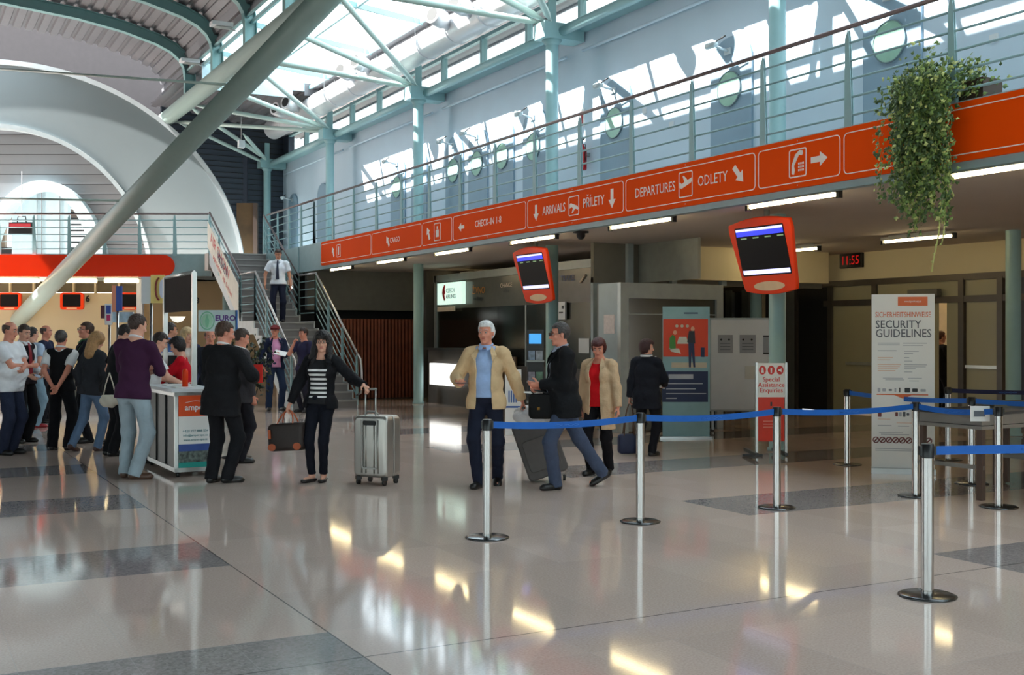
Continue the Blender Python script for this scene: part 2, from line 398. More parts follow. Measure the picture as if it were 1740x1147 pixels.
# tree struts
def strut(a, b, r, name='strut'):
    mb = MB(); a = Vector(a); b = Vector(b); d = (b-a); L = d.length; d.normalize()
    mb.tube([a, a+d*.25, a+d*.5, b-d*.5, b-d*.25, b], [r*.45, r*.45, r, r, r*.45, r*.45], TUBE, 12); return struct(mb.build(name))
for y in COLY:
    for dy in (-3.9, -.75, 2.25):
        if y+dy < 34: strut((11.0, y, 7.55), (TX+.1, y+dy, TH), .065)
strut((11.0, COLY[5], 7.5), (9.3, 34.3, 7.75), .06); strut((11.0, COLY[5], 7.4), (7.6, 36.2, TH), .06)
strut((11, COLY[4], 7.5), (7.55, 36, TH-.1), .06)
# inclined giant tube
a = az(30, 545, 33.8); b = az(545, 5, 18.9); d = (b-a).normalized()
a2 = a-d*(a.z/d.z); b2 = b+d*2.5
mb = MB(); mb.tube([a2, b2], .225, mat('giant_tube_paint', (142, 162, 156), .35, var=.02), 32); struct(mb.build('strut_giant'))
def rod(p, q, r=.025):
    mb = MB(); mb.tube([p, q], r, TUBE, 8); return struct(mb.build('tie_rod'))
def on_incl(py):   # point of tube axis at image height
    best = min((abs(570-(a2+d*t).z*0-py), t) for t in [0]) ; 
    for i in range(400):
        t = i*.07; p = a2+d*t; Z = p.dot(FW)
        yy = 570-(p.z-CH)*F/Z
        if yy < py: return p
    return p
q = on_incl(147); rod(q, az(-60, 113, q.dot(FW)+3)); q = on_incl(343); rod(q, az(-60, 336, q.dot(FW)+1))
# end wall (dark)
DKW = mat('dark_navy_cladding', (52, 60, 74), .5, var=.1, scale=.5)
mb = MB(); mb.bb((7.6, YEND, 0), (XW+.25, YEND+.2, 9.1), DKW)
for k in range(28): mb.bb((7.6, YEND-.02, 4.0+k*.18), (XW, YEND, 4.02+k*.18), DARK)
struct(mb.build('wall_far'))
mb = MB(); y = YEND
p0 = az(404, 430, 40.0); p1 = az(432, 350, 40.0)
FACEU = RT.copy(); 
def fbox(px0, py0, px1, py1, Z, th, m, mb=None):
    """box facing the camera's view axis: rectangle given by pixels at depth Z, thickness th behind"""
    own = mb is None; mb = mb or MB()
    q = [az(px0, py1, Z), az(px1, py1, Z), az(px1, py1, Z)+FW*th, az(px0, py1, Z)+FW*th, az(px0, py0, Z), az(px1, py0, Z), az(px1, py0, Z)+FW*th, az(px0, py0, Z)+FW*th]
    mb.hexa(q, m); return mb
WARMR = mat('warm_doorway', (90, 66, 40), .7, var=.4, scale=1.5)
struct(fbox(402, 345, 436, 445, 37.2, .1, WARMR).build('door_1'))
struct(fbox(430, 345, 437, 445, 37.1, .15, mat('brown_door_frame', (84, 66, 58), .6)).build('trim_2'))
# ================================================================== DRUM WALL at the far left
DRUM = mat('drum_cladding', (124, 135, 139), .5, var=.02, scale=.6)
DRUM2 = mat('drum_boards', (128, 130, 134), .6, var=.05, scale=.8)
def ell_panel(cx, cy, a, b, cx2, cy2, a2, b2, Z, th, m, name, n=64, ybot=450):
    """wall facing view axis between two half ellipses given in pixels"""
    mb = MB(); O = []; I = []
    for k in range(n+1):
        t = PI*k/n
        O.append((cx+a*math.cos(t), cy-b*math.sin(t))); I.append((cx2+a2*math.cos(t), cy2-b2*math.sin(t)))
    vs = [az(x, y, Z) for x, y in O]+[az(x, y, Z) for x, y in I]+[az(x, y, Z)+FW*th for x, y in O]+[az(x, y, Z)+FW*th for x, y in I]
    N = n+1; fs = []
    for i in range(n):
        fs += [(i, i+1, N+i+1, N+i), (2*N+i, 3*N+i, 3*N+i+1, 2*N+i+1), (i, 2*N+i, 2*N+i+1, i+1), (N+i, N+i+1, 3*N+i+1, 3*N+i)]
    mb.add(vs, fs, m); return struct(mb.build(name))
def drum_mat():
    m = mat('drum_cladding_v', (190, 200, 202), .5, var=.02, scale=.6); return m
ell_panel(-30, 478, 444, 374, -24, 470, 279, 258, 35.0, .35, DRUM, 'wall_drum')
ell_panel(-30, 478, 447, 378, -30, 478, 440, 370, 34.9, .1, mat('drum_rim', (182, 190, 194), .4), 'trim_3')
ell_panel(-24, 470, 282, 261, -24, 470, 275, 254, 34.9, .5, mat('drum_rim2', (170, 180, 184), .4), 'trim_4')
ell_panel(-24, 480, 292, 275, 70, 480, 108, 170, 36.2, .2, DRUM2, 'wall_drum_inner')
mb = MB()
for k in range(14):
    y = 228+k*17
    w = 285*math.sqrt(max(0, 1-((480-y)/275)**2))
    if y < 306: fbox(-60, y, -24+w-4, y+.7, 36.18, .03, DARK, mb)
    else: fbox(70+108*math.sqrt(max(0, 1-((480-y)/170)**2))+2, y, -24+w-4, y+.7, 36.18, .03, DARK, mb)
o = struct(mb.build('wall_drum_joints'))
ell_panel(70, 480, 112, 174, 68, 480, 90, 158, 35.8, .6, mat('arch_frame', (186, 206, 212), .4), 'trim_5')
# what stands behind the arch: pale panel, beams, louvred bright window
ARP = mat('pale_blue_panel', (176, 200, 210), .5)
mb = fbox(20, 318, 115, 450, 37.0, .25, ARP); 
for x in (62, 70, 101): fbox(x, 318, x+1, 450, 36.99, .02, DRUM2, mb)
struct(mb.build('wall_panel_arch'))
mb = fbox(-60, 330, 200, 350, 39.5, .4, mat('brown_beam', (120, 104, 92), .6)); fbox(-60, 355, 200, 372, 39.5, .4, mat('brown_beam2', (96, 84, 76), .6), mb); struct(mb.build('beam_arch_back'))
mb = MB()
for k in range(8): fbox(112, 350+k*10, 190, 353+k*10, 38.5, .2, BLACK, mb)
struct(mb.build('window_louvre_frame'))
mb = MB(); fbox(-60, 420, 200, 470, 39, .2, DARK, mb); fbox(-60, 372, 8, 420, 39, .2, mat('gallery_back', (110, 100, 84), .6), mb); struct(mb.build('wall_arch_back'))
# brown-grey wall behind the vault end, above the drum
mb = fbox(-900, -200, 330, 300, 38.0, .2, mat('taupe_wall', (68, 62, 64), .7)); struct(mb.build('wall_above_drum'))
mb = fbox(-900, 40, -200, 480, 37.0, .2, DRUM); struct(mb.build('wall_left_far'))
mb = fbox(250, 260, 420, 440, 38.2, .2, DKW); struct(mb.build('wall_drum_back'))
# ================================================================== LEFT GALLERY
GZ = 31.8
GA = az(357, 570, GZ); GA.z = 0
def gpt(px, h, dz=0): v = az(px, 570, GZ+dz); v.z = h; return v
def gbox(px0, px1, h0, h1, dz0, dz1, m, mb):
    q = [gpt(px0, h0, dz0), gpt(px1, h0, dz0), gpt(px1, h0, dz1), gpt(px0, h0, dz1), gpt(px0, h1, dz0), gpt(px1, h1, dz0), gpt(px1, h1, dz1), gpt(px0, h1, dz1)]
    # keep lateral position constant with depth
    for i, j in ((2, 1), (3, 0), (6, 5), (7, 4)): z = q[j].z; q[i] = q[j]+FW*(dz1-dz0); q[i].z = z
    mb.hexa(q, m); return mb
mb = MB(); gbox(-420, 358, HFB-.05, HD, .0, .15, mat('fascia_grey', (146, 172, 176)), mb); gbox(-420, 358, HFB+.1, HD-.02, .15, 6, CEIL, mb); struct(mb.build('gallery_deck'))
# deck at the head of the stairs joining both galleries
mb = MB(); mb.bb((7.6, 31.65, HFB+.1), (XB+.1, YEND, HD), CEIL); mb.bb((XB-.05, 28.5, HFB-.1), (XB+.08, 31.7, HD), MATS['fascia_grey']); struct(mb.build('gallery_landing'))
mb = MB(); w = (GZ/F)*(295+420); fr = gpt(-420+ (295+420)/2, 0, -.08)
out = []
hh = (3.88-3.27); xr = w/2
for p in [(-xr, -hh/2), (xr-hh/2, -hh/2)]+[(xr-hh/2+hh/2*math.cos(t), hh/2*math.sin(t)) for t in [(-PI/2+PI*k/14) for k in range(15)]]+[(xr-hh/2, hh/2), (-xr, hh/2)]: out.append(p)
fr.z = (3.88+3.27)/2
mb.prism(out, fr, RT, UZ, FW, .07, mat('orange_gloss', (226, 48, 10), .12, var=.02, scale=1))
og = mb.build('orange_fascia_board'); tag(og, 'glossy orange fascia board with rounded end above the check-in desks', 'sign board')
# ================================================================== LOWER FLOOR WALLS (right)
XD = 17.5
YD0, YD1 = yx(1375, XD), 9.0
mb = MB(); mb.bb((XD, 1, 2.76), (XD+.2, YEND, HFB+.02), CREAM); struct(mb.build('wall_door_header'))
BRN = mat('bronze_frame', (96, 90, 84), .4, metal=.5)
FROST = mat('frosted_glass_panel', (166, 160, 132), .35, var=.06, scale=.7)
mb = MB(); mb.bb((XD-.02, 1, 2.66), (XD+.12, YEND, 2.78), BRN); mb.bb((XD-.02, 1, 2.25), (XD+.12, yx(1400, XD), 2.37), BRN)
for px in (1352, 1411, 1486, 1634, 1700, 1765): mb.bb((XD-.03, yx(px, XD)-.06, 0), (XD+.12, yx(px, XD)+.06, 2.7), BRN)
struct(mb.build('door_frame'))
def pane(px0, px1, z0, z1, m, name, par=None, X=XD):
    mb = MB(); mb.bb((X+.03, yx(px1, X), z0), (X+.06, yx(px0, X), z1), m); return mb.build(name, parent=par)
struct(pane(1411, 1486, .02, 2.25, FROST, 'door_2')); struct(pane(1486, 1592, .02, 2.25, FROST, 'door_3', X=XD+.05)); struct(pane(1607, 1634, .02, 2.25, FROST, 'door_4'))
struct(pane(1640, 1700, .02, 2.25, FROST, 'door_5')); struct(pane(1352, 1411, .02, 2.66, DARK, 'wall_dark_panel'))
for i, (q0, q1) in enumerate(((1411, 1486), (1488, 1632), (1636, 1700))): struct(pane(q0, q1, 2.37, 2.66, FROST, 'window_%d' % (30+i)))
mb = MB(); mb.bb((XD+.0, yx(1740, XD)-1.5, .0), (XD+.05, yx(1712, XD), 2.66), mat('dark_blue_wall', (60, 70, 84))); struct(mb.build('wall_door_side'))
LATCH = mat('push_bar', (200, 200, 190), .3, metal=.6)
for (q0, q1) in ((1437, 1484), (1640, 1697)):
    mb = MB(); mb.bb((XD-.01, yx(q1, XD), 1.02), (XD+.035, yx(q0, XD), 1.08), LATCH); tag(mb.build('push_bar'), 'pale safety strip across the %s frosted sliding door' % ('left' if q0 < 1500 else 'right'), 'safety strip')
# room behind the door gap: bright
mb = MB(); mb.bb((XD+2.2, 2, 0), (XD+2.4, 20, HFB), mat('corridor_wall', (226, 206, 176), .6)); struct(mb.build('wall_corridor'))
mb = MB(); mb.bb((XD+.2, 2, HFB), (XD+2.4, 20, HFB+.1), CEIL); struct(mb.build('ceiling_corridor'))
mb = MB(); mb.bb((XD+.06, yx(1600, XD)-.6, 2.05), (XD-.0, yx(1545, XD), 2.2), GREYW); 
o = MB().bb((XD-.14, yx(1601, XD), 2.38), (XD-.02, yx(1550, XD), 2.52), mat('sensor_grey', (110, 108, 100), .5)).build('door_sensor', bevel=.01); tag(o, 'grey box sensor over the middle sliding door', 'sensor')
# dark recess at px 1235-1375 and beyond
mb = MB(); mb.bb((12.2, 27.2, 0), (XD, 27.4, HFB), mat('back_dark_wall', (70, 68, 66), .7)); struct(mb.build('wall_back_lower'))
# slatted red-brown screen
TIMB = mat('red_brown_timber', (120, 62, 40), .55, var=.2, scale=4)
root = empty('timber_screen', (10.8, 27.4, 0), 'red-brown vertical slat screen behind the stairs', 'screen')
mb = MB(); mb.bb((9.6, 27.52, 0), (12.1, 27.6, 2.03), mat('dark_timber', (54, 30, 22), .7)); mb.build('backing', parent=root)
mb = MB()
x = 9.6
while x < 12.05:
    mb.bb((x, 27.4, .02), (x+.055, 27.52, 2.05), TIMB); x += .095
mb.build('slats', parent=root)
mb = MB(); mb.bb((9.4, 28.5, 2.3), (17, 28.7, HFB), mat('grey_bulkhead', (104, 104, 100), .7)); mb.bb((9.4, 29.5, 0), (17, 29.7, HFB), DARK); struct(mb.build('wall_under_balcony'))

# ================================================================== HALL SHELL BEHIND AND LEFT OF THE CAMERA
HW = mat('hall_plaster', (186, 188, 186), .7, var=.02)
mb = MB(); mb.bb((-12.2, YN-.3, 0), (18.2, YN, .5), HW); mb.bb((-12.2, YN-.3, 4.6), (18.2, YN, 5.0), HW); mb.bb((-12.2, YN-.3, 8.2), (12.2, YN, 11.2), HW)
for x in np.arange(-12, 18, 3.0): mb.bb((x, YN-.3, 0), (x+.45, YN, 11.2 if x < 11 else 4.6), HW)
struct(mb.build('wall_back'))
MB().bb((-12, YN-.18, .5), (18, YN-.16, 8.2), GLASS).build('window_40')['kind'] = 'structure'
mb = MB(); mb.bb((-12.3, YN, 0), (-12.1, 37, .4), HW); mb.bb((-12.3, YN, 3.2), (-12.1, 37, 3.6), HW); mb.bb((-12.3, YN, 5.7), (-12.1, 37, 6.3), HW)
for y in np.arange(YN, 12, 3.15): mb.bb((-12.3, y, 0), (-12.1, y+.35, 6.2), HW)
mb.bb((-12.3, 12, 0), (-12.1, 37, 6.3), HW)
struct(mb.build('wall_left'))
MB().bb((-12.22, YN, .4), (-12.2, 12, 5.7), GLASS).build('window_41')['kind'] = 'structure'
mb = MB(); mb.bb((17.5, YN, 0), (17.7, 1.1, HFB), CREAM); struct(mb.build('wall_right_back'))
# ================================================================== RAILINGS
RAILM = mat('handrail_brown', (120, 104, 104), .35, metal=.4)
RLT = mat('rail_teal', (140, 172, 178), .35, metal=.2)
def railing(root, P, Q, z0, z1, n, nrail=5, hand=RAILM, step=.2, postm=TEAL, posts=None, first=.14):
    """P,Q plan points, z0/z1 deck heights at the ends"""
    P = Vector((P[0], P[1], z0)); Q = Vector((Q[0], Q[1], z1)); d = Q-P; L = d.length; H = HR-HD
    dd = d.copy(); dd.z = 0; dd.normalize(); nn = Vector((-dd.y, dd.x, 0))
    for k in range(n+1) if posts is None else posts:
        p = P+d*(k/n) if posts is None else P+d*k
        mb = MB()
        w = .055
        for s_ in (-1, 1):
            o = p+nn*.012*s_
            mb.prism([(-w, -.06), (w, -.06), (w*.75, H-.12), (0, H-.03), (-w*.3, H-.12), (-w, .2)], o-nn*.006, dd, UZ, nn, .012, postm)
        mb.build('post', parent=root)
    for i in range(nrail):
        h = first+step*i; mb = MB(); mb.tube([P+UZ*h, Q+UZ*h], .014, RLT, 8); mb.build('rail', parent=root)
    mb = MB(); mb.tube([P+UZ*H, Q+UZ*H], .026, hand, 12); mb.build('handrail', parent=root)
R1 = empty('railing', (XB+.04, 20, HD), 'long teal balcony railing above the orange direction signs', 'railing')
ys = 7.86-1.4*4
railing(R1, (XB+.04, ys), (XB+.04, ys+1.4*18), HD, HD, 18)
railing(R1, (XB+.04, ys+1.4*18), (XB+.04, 31.6), HD, HD, 4)
R2 = empty('railing', gpt(100, HD), 'teal railing of the far left gallery over the check-in desks', 'railing')
a, b = gpt(357, 0), gpt(-420, 0)
railing(R2, (a.x, a.y), (b.x, b.y), HD, HD, 13)
# ================================================================== STAIRCASE
SX0, SX1 = 7.66, 9.14; Y0 = 24.2; RISE = HD/22; GO = .30
CONC = mat('stair_concrete', (122, 116, 114), .6, var=.08, scale=3); NOSE = mat('stair_nosing', (150, 146, 142), .5)
WSTR = mat('white_stringer', (206, 212, 212), .45)
st = empty('staircase', ((SX0+SX1)/2, Y0, 0), 'grey staircase with white stringers rising from the hall to the gallery', 'staircase')
mb = MB(); mn = MB(); y = Y0; z = 0; prof = []
for k in range(22):
    z1 = z+RISE; go = GO if k != 10 else 1.15
    mb = MB(); mb.bb((SX0, y, max(z-.02, 0)), (SX1, y+go+.02, z1), CONC); sp_ = mb.build('step', parent=st); mn = MB(); mn.bb((SX0, y-.015, z1-.03), (SX1, y+.05, z1+.004), NOSE); mn.build('nosing', parent=sp_)
    prof.append((y, z, z1, go)); y += go; z = z1
YTOP = y
YL0 = Y0+10*GO; YL1 = YL0+1.15; ZL = 11*RISE
for X, s_ in ((SX0-.03, -1), (SX1+.0, 1)):
    mb = MB(); out = [(Y0-.05, 0)]
    for (yy, z0, z1, go) in prof: out += [(yy-.03, z1+.03), (yy+go-.03, z1+.03)]
    out += [(YTOP, HD-.4), (YL1+.1, ZL-.3), (YL0, ZL-.3), (Y0+.5, 0)]
    # split in quads under each step (no concave ngon)
    for (yy, z0, z1, go) in prof:
        def low(q): return max(0, (q-Y0-.5)/(YL0-Y0-.5)*(ZL-.3)) if q < YL0 else (ZL-.3 if q < YL1 else ZL-.3+(q-YL1)/(YTOP-YL1)*(HD-ZL))
        mb.hexa([(X, yy, low(yy)), (X+.03, yy, low(yy)), (X+.03, yy+go, low(yy+go)), (X, yy+go, low(yy+go)), (X, yy, z1+.03), (X+.03, yy, z1+.03), (X+.03, yy+go, z1+.03), (X, yy+go, z1+.03)], WSTR)
    mb.build('stringer', parent=st)
LIGHTR = mat('bright_handrail', (196, 190, 188), .25, metal=.6)
for X, nm in ((SX0-.02, 'left'), (SX1+.02, 'right')):
    sr = empty('stair_railing', (X, Y0, 0), 'stepped teal railing on the %s side of the staircase' % nm, 'railing')
    railing(sr, (X, YL1+.1), (X, YTOP), ZL+.1, HD, 3, hand=RAILM, postm=TEAL)
    railing(sr, (X, YL0-.1), (X, YL1+.1), ZL+.1, ZL+.1, 1, hand=LIGHTR)
    railing(sr, (X, Y0+.05), (X, YL0-.1), .12, ZL+.1, 3, hand=LIGHTR)
    mb = MB(); zt = .12+HR-HD
    mb.tube([(X, Y0+.05, zt), (X, Y0-.18, zt-.14), (X, Y0-.24, zt-.32), (X, Y0-.24, .5), (X, Y0-.2, .35), (X, Y0+.05, .28)], .024, LIGHTR, 10); mb.build('handrail', parent=sr)
# banner on the left flight
BM = mat('banner_white', (232, 226, 212), .7, var=.05)
xb = SX0-.09
sg = empty('stair_banner', (xb, 30, 3.5), 'white air show banner tied to the left stair railing', 'banner')
ya, yb = YTOP-.05, YL1+.05; za, zb = HD+.86, ZL+.95; zc, zd = HD+.18, ZL+.1
mb = MB(); mb.hexa([(xb, yb, zd), (xb+.012, yb, zd), (xb+.012, ya, zc), (xb, ya, zc), (xb, yb, zb), (xb+.012, yb, zb), (xb+.012, ya, za), (xb, ya, za)], BM); mb.build('cloth', parent=sg)
L = math.hypot(ya-yb, za-zb); sd = Vector((0, -(ya-yb)/L, -(za-zb)/L))
RD = mat('print_red', (200, 40, 40), .5); NV = mat('print_navy', (36, 40, 90), .5)
text('AIR SHOW', .42, Vector((xb, (ya+yb)/2+.25, (za+zb+zc+zd)/4+.28)), sd, UZ, -UX, RD, sg, sx=1.15)
text('AIR SHOW', .42, Vector((xb-.002, (ya+yb)/2-.05, (za+zb+zc+zd)/4+.02)), sd, UZ, -UX, NV, sg, sx=.6)
text('AIR SHOW  AIR SHOW', .2, Vector((xb, (ya+yb)/2, (za+zb+zc+zd)/4-.26)), sd, UZ, -UX, RD, sg, sx=1.1)
# ================================================================== FASCIA SIGNS
XF = XB-.06; ZM = (3.90+3.335)/2; FH = .575
WLINE = mat('sign_white', (250, 236, 228), .5)
MY = -UY; NX = -UX
def arrow(mb, c, ang, L, m=WLINE, ux=MY, un=NX):
    pts = [(-.5, -.13), (.05, -.13), (.05, -.32), (.5, 0), (.05, .32), (.05, .13), (-.5, .13)]
    ca, sa = math.cos(ang), math.sin(ang); q = [((x*ca-y*sa)*L, (x*sa+y*ca)*L) for x, y in pts]
    mb.prism(q, c, ux, UZ, un, .003, m)
segs = [(545, 631, 'L'), (631, 717, 'M'), (717, 769, 'M'), (769, 895, 'M'), (895, 1061.5, 'M'), (1061.5, 1286, 'M'), (1286, 1431, 'M'), (1431, 1607, 'M'), (1607, 1960, 'M')]
labs = ['toilet sign', 'cargo sign', 'service pictogram sign', 'CHECK-IN 1-8 sign', 'ARRIVALS PRILETY sign', 'DEPARTURES ODLETY sign', 'telephone sign', 'blank board behind the hanging ivy', 'blank board right of the hanging ivy']
def pictoframe(mb, c, w, h):
    ringframe(mb, rrect(w, h, .03), rrect(w-.03, h-.03, .02), c, MY, UZ, NX, .003, WLINE)
for i, (p0, p1, kd) in enumerate(segs):
    ya, yb = yx(p0, XF), yx(p1, XF); w = ya-yb; yc = (ya+yb)/2
    o = Vector((XF+.04, yc, ZM)); mb = MB()
    if kd == 'L':
        out = rrect(w, FH, .10); out = [(x if x < 0 else max(x, w/2 if abs(x-w/2) < .11 else x), y) for x, y in out]
        out = [(-w/2+.1-.1*math.cos(t), FH/2-.1+.1*math.sin(t)) for t in [k*PI/12 for k in range(7)]][::1]
        out = [(-w/2+.1-.1*math.cos(k*PI/12), FH/2-.1+.1*math.sin(k*PI/12)) for k in range(7)]+[(w/2, FH/2), (w/2, -FH/2)]+[(-w/2+.1-.1*math.sin(k*PI/12), -FH/2+.1-.1*math.cos(k*PI/12)) for k in range(7)]
        mb.prism(out, o, MY, UZ, NX, .04, ORANGE)
    else: mb.prism([(-w/2, -FH/2), (w/2, -FH/2), (w/2, FH/2), (-w/2, FH/2)], o, MY, UZ, NX, .04, ORANGE)
    b = mb.build('direction_sign', parent=None); tag(b, 'orange overhead board, '+labs[i], 'sign', 'orange direction boards on the balcony edge')
    fb = MB(); f0 = Vector((XF, yc, ZM)); ww = w-.05; hh = FH-.12
    ringframe(fb, rrect(ww, hh, .06), rrect(ww-.022, hh-.022, .05), f0, MY, UZ, NX, .003, WLINE)
    def at(px, py): return onx(px, py, XF)
    def cc(px, h=0): return Vector((XF, yx(px, XF), ZM+h))
    if i == 0:
        arrow(fb, cc(566), -PI*.35+PI, .26); pictoframe(fb, cc(575.5), .26, .3); fb.box(cc(575.5), (.004, .05, .2), WLINE)
    if i == 1: arrow(fb, cc(659), PI*.70, .26); text('CARGO', .15, cc(671), MY, UZ, NX, WLINE, b)
    if i == 2:
        arrow(fb, cc(728), -PI*.35+PI, .26); pictoframe(fb, cc(743), .3, .34); fb.box(cc(743, -.03), (.004, .14, .14), WLINE); fb.box(cc(743, .08), (.004, .05, .06), WLINE)
    if i == 3: arrow(fb, cc(784), PI, .24); text('CHECK-IN 1-8', .17, cc(829), MY, UZ, NX, WLINE, b, sx=.95)
    PL = [(-.11, -.03), (-.08, -.045), (.1, .01), (.13, .05), (.11, .065), (.04, .045), (-.03, .10), (-.055, .10), (-.02, .03), (-.07, .01), (-.10, .03), (-.115, .03)]
    if i == 4:
        arrow(fb, cc(911), -PI/2, .26); text('ARRIVALS', .2, cc(941), MY, UZ, NX, WLINE, b, sx=.82)
        pictoframe(fb, cc(975), .3, .3); fb.prism([(x*1.05, -y*1.05) for x, y in PL], cc(975), MY, UZ, NX, .003, WLINE)
        text('P\u0158\u00cdLETY', .2, cc(1008.5), MY, UZ, NX, WLINE, b, sx=.82); arrow(fb, cc(1040), -PI/2, .28)
    if i == 5:
        text('DEPARTURES', .19, cc(1112.5), MY, UZ, NX, WLINE, b, sx=.84)
        pictoframe(fb, cc(1165), .3, .34); fb.prism([(x*1.15, y*1.15) for x, y in PL], cc(1165), MY, UZ, NX, .003, WLINE)
        text('ODLETY', .19, cc(1210.5), MY, UZ, NX, WLINE, b, sx=.84); arrow(fb, cc(1255), -PI*.27, .27)
    if i == 6:
        pictoframe(fb, cc(1355.5), .29, .33)
        for r_ in range(3):
            for c_ in range(3): fb.box(cc(1355.5)+Vector((0, -.02-.034*c_, -.01-.038*r_)), (.004, .024, .024), WLINE)
        hs = [(-.10, -.12), (-.06, -.13), (-.045, -.08), (-.06, -.03), (.02, .09), (.07, .08), (.09, .10), (.08, .135), (.03, .145), (-.04, .10), (-.10, -.02)]
        fb.prism(hs, cc(1355.5), MY, UZ, NX, .003, WLINE); arrow(fb, cc(1392), 0, .26)
    for sgn in (-1, 1): fb.box(f0+Vector((0, 0, sgn*(FH/2-.03))), (.006, .012, .012), STEEL)
    fb.build('outline', parent=b)
# ================================================================== TUBE LIGHTS
def tubelight(X, y0, y1, h, label, grp, ux=UY, cross=UX):
    c = Vector((X, (y0+y1)/2, h)); L = abs(y1-y0); r = empty('ceiling_light', c, label, 'lamp', grp)
    mb = MB(); mb.box(c+UZ*.045, (.15, L*.97, .05), LAMPH); mb.box(c+UZ*.08, (.06, L*.8, .04), LAMPH); mb.build('housing', parent=r)
    mb = MB(); mb.tube([c-UY*(L/2-.05), c+UY*(L/2-.05)], .022, LAMP, 10); mb.build('tube', parent=r)
    for s_ in (-1, 1): mb = MB(); mb.box(c+UY*(s_*L/2), (.06, .05, .09), BLACK); mb.build('end_cap', parent=r)
    return r
XL = 9.62
ORD = ['furthest', 'second furthest', 'third furthest', 'fourth furthest', 'middle', 'third nearest', 'second nearest', 'nearest']
for i, (a, b) in enumerate(((562, 599), (641, 688), (740, 799), (868, 946), (1037, 1145), (1271, 1426), (1614, 1900))):
    tubelight(XL, yx(b, XL), yx(a, XL), 3.27, 'long warm tube light under the orange boards, %s from the camera' % (['furthest', 'second furthest', 'third furthest', 'fourth furthest', 'third nearest', 'second nearest', 'closest'][i]), 'tube lights behind the fascia')
XL2 = 15.0; KXO = 13.6
for i, (a, b) in enumerate(((1140, 1212), (1357, 1392), (1500, 1622))):
    if i == 1: a, b = 1290, 1392
    tubelight(XL2, yx(b, XL2), yx(a, XL2), 3.24, ['warm tube light above the white notice board', 'warm tube light behind the nearer hanging monitor', 'warm tube light above the security guidelines banner'][i], 'tube lights by the rear doors')
tubelight(XL2, 4.5, 7.2, 3.24, 'warm tube light at the right end of the rear row', 'tube lights by the rear doors')
tubelight(KXO, 21.0, 23.4, 3.0, 'added fill tube light inside the glazed ticket office', 'tube lights by the rear doors')  # assumed lamp behind the header, added to brighten the office interior
yc_ = yx(1599, XD+1.2); tubelight(XD+1.2, yc_-1.2, yc_+1.2, 3.2, 'unseen tube light added in the corridor behind the sliding doors', 'tube lights by the rear doors')  # out-of-view lamp added to make the door gap bright
tubelight(13.2, 28.6-.9, 28.6-2.2, 3.2, 'dim tube light over the timber screen', 'tube lights by the rear doors')
# left gallery lights
for i, (a, b) in enumerate(((-120, -10), (0, 66), (96, 164), (178, 235))):
    p = gpt(a, 3.18, .5); q = gpt(b, 3.18, .5); q2 = (p+q)/2
    r = empty('ceiling_light', q2, 'wide tube light under the glossy orange board, %s' % ['beyond the left edge', 'leftmost in view', 'second from the left', 'rightmost beside the white post'][i], 'lamp', 'tube lights over the check-in desks')
    mb = MB(); mb.tube([p, q], .06, LAMP2, 10); mb.build('tube', parent=r)
    mb = MB(); e = UZ*.1; mb.tube([p+e, q+e], .05, LAMPH, 4); mb.build('housing', parent=r)
# dome camera, clock
mb = MB(); c = onx(987, 388, 9.9); c.z = HFB; mb.lathe(c, [(.13, 0), (.13, -.03), (.075, -.035), (.07, -.09), (.04, -.13), (0, -.14)], BLACK, 24); tag(mb.build('dome_camera'), 'small black dome camera on the soffit by the arrivals sign', 'camera')
ck = empty('digital_clock', onx(1447, 443, XD-.05), 'black digital clock with dim red figures on the cream wall', 'clock')
c = onx(1447, 443, XD-.05); mb = MB(); mb.box(c, (.08, .62, .3), BLACK); mb.build('case', parent=ck, bevel=.01)
text('11:55', .26, c-UX*.042, MY, UZ, NX, mat('led_red', (150, 14, 14), .5, emit=.6), ck, sx=.9)
